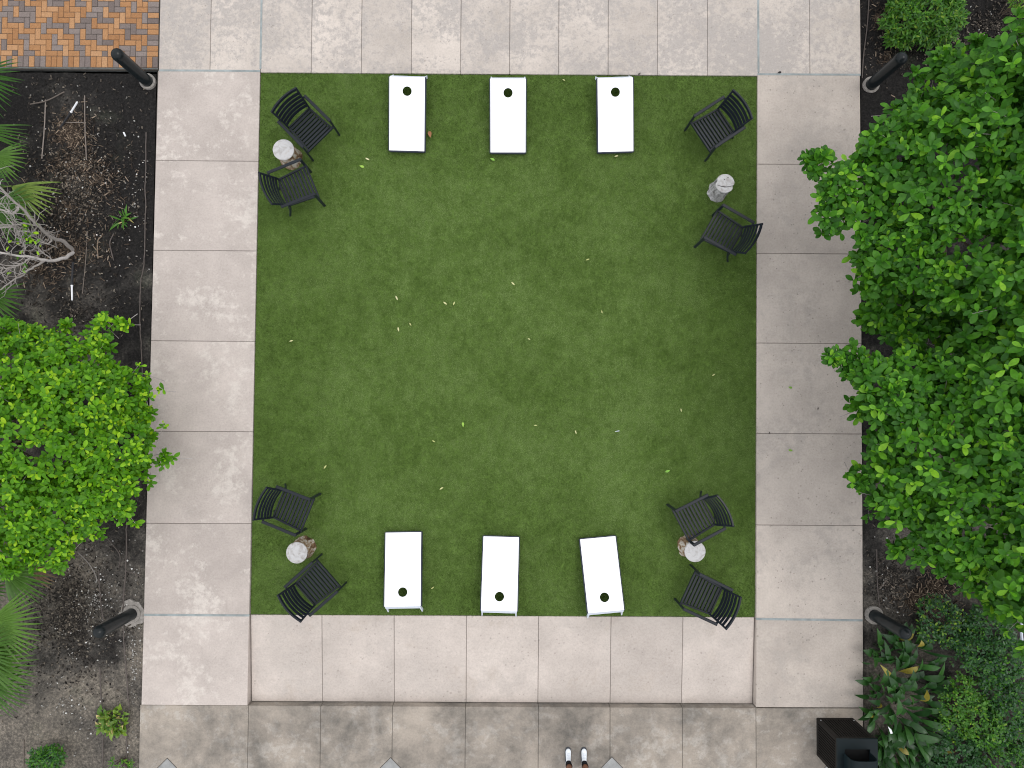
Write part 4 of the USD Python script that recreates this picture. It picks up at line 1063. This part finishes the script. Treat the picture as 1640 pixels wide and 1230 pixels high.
# ------------------------------------------------------------------ the bare grey shrub
def bare_shrub():
    rr = np.random.default_rng(71); b = at(119, 404, -0.05)
    t = thing('bare_shrub', 'grey leafless shrub with sprawling pale branches at the left edge', 'shrub', b)
    def w(px, py, z): return at(px, py, z) - b
    mains = [
        ([(119, 404, -.05), (105, 412, .15), (86, 418, .32), (72, 416, .45), (52, 412, .6), (20, 408, .75), (-30, 400, .9)], .032),
        ([(118, 402, -.05), (104, 388, .2), (82, 380, .45), (62, 362, .7), (47, 348, .85), (32, 330, 1.0), (10, 312, 1.15), (-10, 285, 1.3)], .034),
        ([(74, 416, .44), (55, 428, .55), (32, 442, .6), (8, 458, .7), (-20, 475, .8)], .019),
        ([(50, 412, .6), (30, 425, .7), (5, 430, .8), (-20, 428, .8)], .014),
        ([(60, 362, .7), (40, 358, .8), (20, 362, .95), (0, 366, 1.05), (-20, 368, 1.1)], .015),
        ([(30, 330, 1.0), (22, 342, 1.05), (8, 338, 1.1), (-20, 330, 1.15)], .022),
        ([(82, 380, .45), (80, 388, .5), (66, 388, .55), (55, 378, .6), (40, 366, .7), (10, 362, .8), (-10, 356, .8)], .015),
        ([(86, 418, .32), (70, 405, .4), (62, 396, .45), (66, 384, .5)], .010),
        ([(40, 412, .65), (38, 395, .7), (30, 380, .8), (22, 360, .9)], .012),
    ]
    pts = []
    for line, r in mains:
        C = spline([w(*p) for p in line], 22)
        C[1:-1] += rr.normal(0, 0.008, (len(C) - 2, 3))
        obj('branch', tube(C, np.linspace(r, r * 0.45, len(C)), 7), M['grey_twig'], t, smooth=40)
        pts += [(C[i], C[min(i + 1, len(C) - 1)] - C[i]) for i in range(5, len(C))]
    for k in range(230):
        p, d = pts[rr.integers(len(pts))]
        d = d / (np.linalg.norm(d) + 1e-9) + rr.normal(0, .8, 3); d[2] = abs(d[2]) * .6; d /= np.linalg.norm(d)
        L = rr.uniform(.14, .42); q = [p]
        for s in range(4):
            d = d + rr.normal(0, .28, 3); d /= np.linalg.norm(d); q.append(q[-1] + d * L / 4)
        obj('twig', tube(q, np.linspace(.006, .0028, 5), 4), M['grey_twig'], t)
    for px, py, n in ((46, 382, 10), (55, 390, 9), (26, 392, 8), (30, 360, 10), (25, 428, 6)):
        c = w(px, py, .75)
        P = c + rr.normal(0, .07, (n, 3)); D = rr.normal(0, 1, (n, 3))
        tm = leaf_template(4, 'obovate')
        LV = place_leaves(tm, P, D * [1, 1, .3], np.tile([0, 0, 1.0], (n, 1)) + rr.normal(0, .2, (n, 3)), rr.uniform(.06, .10, n))
        for v in LV:
            obj('leaf', (v, tm[1]), M['leaf_left_young' if rr.random() < .5 else 'leaf_left'], t, smooth=True)


bare_shrub()

# ------------------------------------------------------------------ hoses, sticks, risers
def ground_line(name, pts, r, m, label, cat, z=-0.015, wob=0.0, seed=0, group=None):
    rr = np.random.default_rng(seed)
    P = np.array([at(*p[:2], (p[2] if len(p) > 2 else z)) for p in pts]); c = P[0].copy(); P = P - c
    C = spline(P, 8 * len(pts)) if len(P) > 2 else np.linspace(P[0], P[1], 6)
    C[1:-1] += rr.normal(0, wob, (len(C) - 2, 3)) * [1, 1, .3]
    x = thing(name, label, cat, c, group=group)
    usdkit.mesh(stage, numbered(path_of(x), 'body'), tube(C, r, 7), M[m], smooth=40)


ground_line('irrigation_hose', [(234, 212), (233, 300), (231, 415), (225, 455), (224, 520), (227, 570), (228, 640)], .009, 'hose', 'thin brown irrigation hose along the upper left walk edge', 'hose', wob=.004, seed=1)
ground_line('irrigation_hose', [(203, 835), (202, 900), (197, 985), (201, 1060), (206, 1130), (203, 1180), (203, 1240)], .011, 'hose', 'long brown irrigation hose passing under the lower left bollard', 'hose', wob=.004, seed=2)
ground_line('irrigation_hose', [(158, 912), (161, 960), (166, 995)], .009, 'hose', 'short curved hose length above the lower left bollard', 'hose', seed=3)
ground_line('irrigation_hose', [(160, 1068), (161, 1100), (163, 1135), (165, 1180), (164, 1240)], .010, 'hose', 'hose running down through the broad-leaved plant at the lower left', 'hose', wob=.003, seed=4)
ground_line('irrigation_hose', [(1392, -5), (1389, 40), (1383, 90), (1381, 125)], .008, 'hose', 'thin brown hose along the upper right edge of the walk', 'hose', seed=5)
ground_line('irrigation_hose', [(1404, 880), (1405, 930), (1408, 965), (1412, 985)], .008, 'hose', 'dark hose ending at the lower right bollard', 'hose', seed=6)
ground_line('stick', [(48, 167, .02), (75, 161, .03), (103, 147, .02)], .010, 'twig', 'slanting grey stick lying across the top of the left soil', 'stick', seed=7)
ground_line('stick', [(73, 160, .0), (71, 205, .0), (67, 254, .0)], .009, 'twig', 'long straight stick left of the brown mulch heap', 'stick', seed=8)
ground_line('stick', [(135.5, 153, .0), (136, 200, .02), (138.5, 256, .0)], .009, 'twig', 'long straight stick right of the brown mulch heap', 'stick', seed=9)
ground_line('stick', [(134, 196, .02), (118, 196, .03), (104, 196, .02)], .007, 'twig', 'short dark stick crossing the top of the mulch heap', 'stick', seed=10)
ground_line('stick', [(163, 378), (157, 385), (156, 400), (157, 414)], .010, 'mulch', 'pinkish hooked root stub in the left soil', 'root', seed=11)
ground_line('stick', [(182, 374), (176, 388), (178, 402), (182, 417)], .009, 'hose', 'thin bent root right of the hooked stub', 'root', seed=12)
ground_line('stick', [(140, 370), (137, 420), (132, 470)], .007, 'twig', 'thin straight stick right of the bare grey shrub', 'stick', seed=13)
ground_line('stick', [(125, 885, .0), (140, 900, .01), (150, 915, .01), (156, 930, .0)], .007, 'grey_twig', 'pale twig reaching out from under the bushy tree', 'twig', seed=14)
ground_line('stick', [(165, 855), (180, 872), (192, 890), (190, 910)], .007, 'hose', 'dark curved root below the bushy tree', 'root', seed=15)
ground_line('stick', [(201, 915), (215, 918), (228, 926)], .007, 'hose', 'dark root bridging from the hose to the walk', 'root', seed=16)
ground_line('stick', [(38, 1184), (38, 1210), (38, 1240)], .008, 'twig', 'upright grey stick beside the bottom left shrub', 'stick', seed=17)
ground_line('stick', [(1409, 943), (1416, 934), (1421, 927)], .010, 'twig', 'short pale stick above the lower right bollard', 'stick', seed=18)
ground_line('pipe', [(1643, 975, .1), (1637, 995, .12), (1636, 1020, .12), (1640, 1045, .08)], .025, 'white_leg', 'pale blue-grey curved pipe at the right edge', 'pipe', seed=19)


def riser(a, m_, b, label):
    A, Bm, C = at(*a), at(*m_), at(*b)
    t = thing('sprinkler_riser', label, 'sprinkler', A)
    obj('pipe', tube([(0, 0, 0), (Bm - A) * .5, Bm - A], .017, 9), M['black_plastic'], t, smooth=40)
    d = (C - Bm) / np.linalg.norm(C - Bm)
    obj('coupling', tube([Bm - A - d * .03, Bm - A + d * .02], .025, 9), M['black_plastic'], t, smooth=40)
    obj('head', tube([Bm - A + d * .02, Bm - A + d * .05, C - A - d * .02, C - A], [.022, .016, .015, .011], 9), M['white_plastic'], t, smooth=40)


riser((97, 204, -.02), (113, 181, .14), (124, 163, .26), 'black pipe with a bright white head poking from the mulch heap')
riser((117, 420, -.02), (115, 455, .06), (115.5, 481, .1), 'black pipe with a white end near the bare grey shrub')
ground_line('pipe', [(198, 212, .0), (201, 218, .0)], .014, 'white_plastic', 'short white plastic pipe stub in the dark soil', 'pipe', seed=20)
# scrap of white paper in the clump
p = at(1426, 1170, .42)
obj('paper_scrap', trimesh.Trimesh([(p[0] - .03, p[1] + .06, .40), (p[0] + .01, p[1] + .02, .43), (p[0] + .045, p[1] - .05, .41), (p[0], p[1] - .05, .43), (p[0] - .02, p[1] - .01, .44)], [[0, 4, 1], [4, 3, 1], [1, 3, 2]], process=False), M['white_plastic'],
    label='scrap of white paper caught in the dark strap-leaved clump', cat='paper scrap')

# ------------------------------------------------------------------ loose cover of the beds
def chips(name, spots, size, m, label, cat, seed, flat=0.25, ratio=0.28):
    """spots: (pixel x, y, radius x, radius y, count). Small splinters lying about."""
    rr = np.random.default_rng(seed); Vs, Fs, Ts, n0 = [], [], [], 0
    B = trimesh.creation.box([1, 1, 1]); bv, bf = np.array(B.vertices), np.array(B.faces)
    for px, py, ax, ay, n in spots:
        for k in range(n):
            r, a = abs(rr.normal(0, .55)), rr.random() * 6.28
            q = at(px + ax * r * math.cos(a), py + ay * r * math.sin(a), 0)
            if -6.17 < q[0] < 6.0 or (q[0] < 0 and q[1] > YB - 0.08): continue
            L = size * rr.uniform(.4, 1.3); th = rr.random() * 6.28; ti = rr.normal(0, .25)
            v = bv * [L, L * ratio * rr.uniform(.5, 1.5), L * flat * rr.uniform(.5, 1.3)]
            v = v * (1 + rr.normal(0, .12, v.shape))
            c, s = math.cos(th), math.sin(th); v = np.stack([v[:, 0] * c - v[:, 1] * s, v[:, 0] * s + v[:, 1] * c, v[:, 2] + v[:, 0] * math.sin(ti)], -1)
            Vs.append(v + [q[0], q[1], -0.030 + rr.uniform(0, .018)]); Fs.append(bf + n0); n0 += 8; Ts += [rr.random()] * 8
    return obj(name, (np.vstack(Vs), np.vstack(Fs)), M[m], tone=Ts, kind='stuff', label=label, cat=cat)


chips('mulch', [(112, 207, 30, 34, 1000), (118, 225, 30, 30, 250), (110, 265, 60, 30, 380), (150, 285, 90, 70, 420), (110, 400, 80, 55, 700), (60, 430, 60, 50, 300), (110, 330, 90, 60, 250), (1480, 960, 50, 25, 700), (1410, 30, 20, 40, 160), (1420, 90, 30, 40, 120), (1500, 940, 60, 40, 400)],
      .075, 'mulch', 'brown wood splinters scattered over the dark soil', 'mulch', 81, flat=.10, ratio=.12)
chips('dark_mulch', [(120, 300, 150, 220, 1800), (110, 960, 130, 150, 1800), (1430, 930, 50, 60, 500), (1500, 60, 140, 80, 900), (1600, 40, 60, 60, 400), (120, 500, 120, 60, 500)], .04, 'dark_mulch', 'dark broken mulch lying on the beds', 'mulch', 82)
chips('soil_crumbs', [(120, 300, 140, 200, 2600), (1440, 60, 70, 90, 500), (1425, 930, 50, 70, 400), (1580, 40, 80, 70, 400), (110, 1000, 110, 150, 1500)], .026, 'dark_mulch', 'small dark crumbs of soil and bark on the beds', 'soil crumbs', 84, flat=.5, ratio=.6)
chips('gravel', [(120, 300, 150, 220, 420), (150, 960, 95, 140, 420), (212, 1050, 18, 160, 130), (100, 1130, 120, 100, 120), (1440, 60, 70, 90, 60), (1420, 930, 50, 70, 50), (1600, 30, 60, 60, 30), (215, 330, 22, 170, 60), (1620, 1020, 20, 40, 15)],
      .018, 'pebble', 'pale pebbles and shell bits sprinkled over the soil', 'gravel', 83, flat=.55, ratio=.75)
# edge grit along the walks is part of the same loose cover

# ------------------------------------------------------------------ fallen leaves on the turf and walks
rl = np.random.default_rng(91)


def fallen(px, py, size, m, label, group=None, curl=.15, name='fallen_leaf', cat='leaf', z=None):
    p = at(px, py, 0.0); zz = (float(turf_z(p[1])) + 0.034) if z is None else z
    V, F = leaf_template(4, 'obovate' if m != 'fallen_pale' else 'lance', fold=.35, droop=curl)
    a = rl.random() * 6.28; c, s = math.cos(a), math.sin(a)
    V = V * size; V = np.stack([V[:, 0] * c - V[:, 1] * s, V[:, 0] * s + V[:, 1] * c, V[:, 2] + size * curl], -1)
    x = thing(name, label, cat, (p[0], p[1], zz), group=group)
    usdkit.mesh(stage, numbered(path_of(x), 'blade'), (V, F), M[m], smooth=True)


fallen(690, 222, .13, 'fallen_brown', 'curled reddish brown leaf against the top left cornhole board', curl=.3)
GL = 'pale fallen leaves scattered on the turf'
for px, py, lab in [
    (634, 474, 'cream fallen leaf nearest the upper left chairs in the open lawn'), (656, 517, 'pale fallen leaf just above a tiny tan one left of the lawn centre'),
    (639, 531, 'tiny tan fallen leaf left of the lawn centre'), (716, 488, 'left leaf of a close pair of pale leaves above the lawn centre'),
    (726, 489, 'right leaf of a close pair of pale leaves above the lawn centre'), (819, 452, 'tan fallen leaf straight below the middle top board'),
    (944, 415, 'pale fallen leaf below the top right board in the open lawn'), (963, 497, 'slender pale fallen leaf right of the lawn centre'),
    (845, 542, 'yellowish fallen leaf close to the very centre of the lawn'), (697, 708, 'pale fallen leaf left of the middle in the lower lawn'),
    (855, 681, 'cream fallen leaf straight above the middle bottom board'), (923, 695, 'pale fallen leaf left of the plastic straw'),
    (1090, 654, 'lone pale fallen leaf in the lower right lawn above the chairs'), (470, 545, 'lone pale fallen leaf halfway down near the left walk'),
    (1140, 602, 'lone pale fallen leaf halfway down near the right walk'), (990, 250, 'pale fallen leaf just below the top right board'),
    (592, 257, 'pale fallen leaf below left of the top left board'), (710, 780, 'pale fallen leaf above right of the bottom left board'),
    (523, 745, 'pale fallen leaf above the lower left chairs'), (905, 130, 'pale fallen leaf between the middle and right top boards'),
    (695, 940, 'pale fallen leaf beside the right edge of the bottom left board')]:
    fallen(px, py, rl.uniform(.05, .085), 'fallen_pale', lab, GL)
for px, py, lab in ((742, 684, 'narrow green fallen leaf left of the lawn centre'), (785, 254, 'bright green fallen leaf below the middle top board'), (576, 266, 'green fallen leaf near the top left chair feet'), (1073, 753, 'yellow-green fallen leaf above the lower right chair')):
    fallen(px, py, .085, 'fallen_green', lab)
for px, py, lab in ((1262, 620, 'small green fallen leaf on the right walk beside the lower tree'), (1269, 722, 'green fallen leaf on the right walk below a slab joint'), (1310, 652, 'tiny dark leaf on the right walk under the reaching leaves'), (1232, 691, 'tiny dark leaf lying on the right walk joint')):
    fallen(px, py, .07 if 'green' in lab else .045, 'fallen_green' if 'green' in lab else 'hose', lab, z=0.006)
fallen(1245, 117, .07, 'hair', 'dark fallen leaf on the walk joint at the upper right', z=0.004)
fallen(1026, 117, .06, 'hose', 'dark fallen leaf on the concrete above the top right board', z=0.004)
ground_line('straw', [(985, 691, -.0), (992, 690, -.0)], .006, 'white_leg', 'short pale blue plastic straw on the turf', 'straw', seed=22)

# ------------------------------------------------------------------ the person at the bottom edge
def hull_chain(joints, pairs):
    ms = []
    def sph(p, r): return m3.Manifold.sphere(r, 20).translate(list(map(float, p)))
    for a, b in pairs:
        ms.append(m3.Manifold.batch_hull([sph(*joints[a]), sph(*joints[b])]))
    return ms


def body_mesh(parts, edge=0.02, it=8):
    u = m3.Manifold.batch_boolean(parts, m3.OpType.Add).refine_to_length(edge)
    k = u.to_mesh(); m = trimesh.Trimesh(k.vert_properties[:, :3], k.tri_verts, process=True)
    trimesh.smoothing.filter_taubin(m, iterations=it)
    return m


def person():
    L, R = at(909.8, 1215, 0), at(935.0, 1214, 0)
    c = (L + R) / 2; hx = (R - L)[0] / 2
    t = thing('person', 'person in white sneakers, black socks and dark shorts standing at the bottom edge', 'person', (c[0], c[1], 0.0))
    J = {}
    for s, n in ((-1, 'l'), (1, 'r')):
        x = s * hx
        J[n + 'toe'] = ((x, 0.12, .035), .020); J[n + 'heel'] = ((x, -0.04, .05), .032)
        J[n + 'ankle'] = ((x, -0.02, .10), .038); J[n + 'calf'] = ((x * 1.0, -0.055, .34), .058); J[n + 'knee'] = ((x * 0.98, -0.02, .50), .058)
        J[n + 'hip'] = ((s * 0.095, -0.05, .90), .088)
        J[n + 'sho'] = ((s * 0.185, -0.06, 1.42), .058); J[n + 'elb'] = ((s * 0.25, -0.04, 1.14), .043); J[n + 'wri'] = ((s * 0.09, 0.20, 1.15), .028)
        J[n + 'palm'] = ((s * 0.065, 0.265, 1.165), .030)
    J['pel'] = ((0, -0.05, .96), .12); J['wai'] = ((0, -0.04, 1.10), .115); J['chest'] = ((0, -0.05, 1.32), .13); J['neck0'] = ((0, -0.06, 1.44), .06); J['neck1'] = ((0, -0.035, 1.53), .055)
    parts = []
    for n in 'lr':
        parts += hull_chain(J, [(n + 'heel', n + 'toe'), (n + 'heel', n + 'ankle'), (n + 'ankle', n + 'calf'), (n + 'calf', n + 'knee'), (n + 'knee', n + 'hip'), (n + 'hip', 'pel'),
                                (n + 'sho', 'chest'), (n + 'sho', 'neck0'), (n + 'sho', n + 'elb'), (n + 'elb', n + 'wri'), (n + 'wri', n + 'palm')])
        s = -1 if n == 'l' else 1; px, py, pz = J[n + 'palm'][0]
        for k in range(4):   # fingers curl under the controller
            b = np.array([px - s * 0.018 + s * 0.0, py + 0.012, pz - 0.020 + k * 0.0]) + [s * (0.012 - 0.0 * k), -0.024 + 0.018 * k, 0]
            f = {0: (b, .0095), 1: (b + [-s * .030, .004, -.016], .009), 2: (b + [-s * .052, .006, -.004], .008)}
            parts += hull_chain(f, [(0, 1), (1, 2)])
        th = {0: ((px, py, pz + .015), .011), 1: ((px - s * .022, py + .012, pz + .034), .010), 2: ((px - s * .044, py + .016, pz + .036), .009)}
        parts += hull_chain(th, [(0, 1), (1, 2)])
    parts += hull_chain(J, [('pel', 'wai'), ('wai', 'chest'), ('chest', 'neck0'), ('neck0', 'neck1')])
    def ell(p, r): return m3.Manifold.sphere(1, 28).scale(list(r)).translate(list(map(float, p)))
    hc = np.array([0, -0.01, 1.645])
    head = [ell(hc + [0, -.01, .025], (.074, .092, .09)), m3.Manifold.batch_hull([ell(hc + [0, .02, -.01], (.062, .062, .07)), ell(hc + [0, .05, -.085], (.028, .026, .022))]),
            m3.Manifold.batch_hull([ell(hc + [0, .082, .022], (.008, .01, .01)), ell(hc + [0, .104, -.022], (.014, .012, .010))]), ell(hc + [0, .075, -.058], (.024, .012, .008)),
            ell(hc + [-.078, -.01, -.005], (.010, .022, .032)), ell(hc + [.078, -.01, -.005], (.010, .022, .032))]
    b = body_mesh(parts + head + hull_chain({0: ((0, -.035, 1.52), .055), 1: (hc + [0, 0, -.05], .05)}, [(0, 1)]), .016, 6)
    obj('body', b, M['skin'], t, smooth=True)
    for s in (-1, 1):
        obj('eye', trimesh.creation.icosphere(2, .010).apply_translation(hc + [s * .03, .078, .02]), M['white_shoe'], t, smooth=True)
    hair = m3.Manifold.batch_boolean([ell(hc + [0, -.02, .035], (.084, .098, .094))], m3.OpType.Add) - m3.Manifold.cube([.4, .4, .4], True).translate([0, .235, float(hc[2]) - .13]) - m3.Manifold.cube([.4, .4, .2], True).translate([0, 0, float(hc[2]) - .15])
    obj('hair', hair.refine_to_length(.02), M['hair'], t, smooth=50)
    sh = []
    grow = lambda k, d: (J[k][0], J[k][1] + d)
    G = {k: grow(k, .022) for k in J}
    for n in 'lr':
        s = -1 if n == 'l' else 1
        G[n + 'kn2'] = (tuple(np.array(J[n + 'knee'][0]) * [1, 1, 0] + [0, 0.0, .47]), .082); G[n + 'hip'] = (J[n + 'hip'][0], .105)
        sh += hull_chain(G, [(n + 'kn2', n + 'hip'), (n + 'hip', 'pel')])
    G['wai2'] = ((0, -.045, 1.03), .128); sh += hull_chain(G, [('pel', 'wai2')])
    cut = m3.Manifold.cube([1, 1, .12], True).translate([0, 0, .40])
    sm = body_mesh([m3.Manifold.batch_boolean(sh, m3.OpType.Add) - cut], .025, 4)
    obj('shorts', sm, M['black_cloth'], t, smooth=True)
    st = []
    for n in 'lr':
        G[n + 'el2'] = (tuple(np.array(J[n + 'sho'][0]) * .35 + np.array(J[n + 'elb'][0]) * .65), .062)
        st += hull_chain(G, [(n + 'sho', 'chest'), (n + 'sho', 'neck0'), (n + 'sho', n + 'el2')])
    G['hem'] = ((0, -.045, 1.0), .142); G['neck0'] = ((0, -.06, 1.425), .075)
    st += hull_chain(G, [('hem', 'wai'), ('wai', 'chest'), ('chest', 'neck0')])
    obj('shirt', body_mesh(st, .025, 5), M['grey_cloth'], t, smooth=True)
    for s, n in ((-1, 'l'), (1, 'r')):
        x = s * hx; a = s * 0.0
        sole = sg.Polygon([(x + p * 1.0, q) for p, q in [(-.034, -.085), (-.044, -.03), (-.046, .05), (-.05, .12), (-.034, .172), (0, .188), (.034, .172), (.048, .12), (.044, .05), (.042, -.03), (.032, -.085), (0, -.096)]]).buffer(.004)
        obj('sole', extrude(sole, .024, 0.0), M['shoe_sole'], t, smooth=40)
        e = lambda p, r: m3.Manifold.sphere(1, 24).scale(list(r)).translate(list(map(float, p)))
        up = [m3.Manifold.batch_hull([e((x, .125, .045), (.046, .055, .034)), e((x, .03, .06), (.042, .05, .045))]), m3.Manifold.batch_hull([e((x, .03, .062), (.041, .05, .046)), e((x, -.05, .058), (.038, .036, .05))]),
              m3.Manifold.batch_hull([e((x, -.035, .07), (.044, .05, .03)), e((x, -.035, .10), (.047, .052, .012))])]
        u = m3.Manifold.batch_boolean(up, m3.OpType.Add) - m3.Manifold.cube([1, 1, .2], True).translate([0, 0, -.076]) - e((x, -.035, .12), (.040, .044, .03))
        obj('shoe', body_mesh([u], .012, 3), M['white_shoe'], t, smooth=True)
        for k in range(4):
            obj('lace', tube([(x - .022, .045 + .022 * k, .103 - .006 * k), (x, .05 + .022 * k, .109 - .0065 * k), (x + .022, .045 + .022 * k, .103 - .006 * k)], .0035, 5), M['white_leg'], t)
        obj('sock', lathe([(.044, .09), (.049, .15), (.056, .22), (.050, .226)], 20).apply_translation((x, -.028, 0)), M['black_cloth'], t, smooth=True)
    # the controller in the hands
    k = thing('remote_controller', 'grey remote controller held by the person at the bottom edge', 'controller', (c[0], c[1] + 0.285, 1.175))
    obj('case', box(.135, .085, .03, bev=.008), M['grey_cloth'], k)
    for s in (-1, 1):
        obj('thumb_stick', lathe([(.006, .015), (.004, .024), (.007, .03), (0, .031)], 12).apply_translation((s * .04, .01, 0)), M['black_plastic'], k, smooth=40)


person()
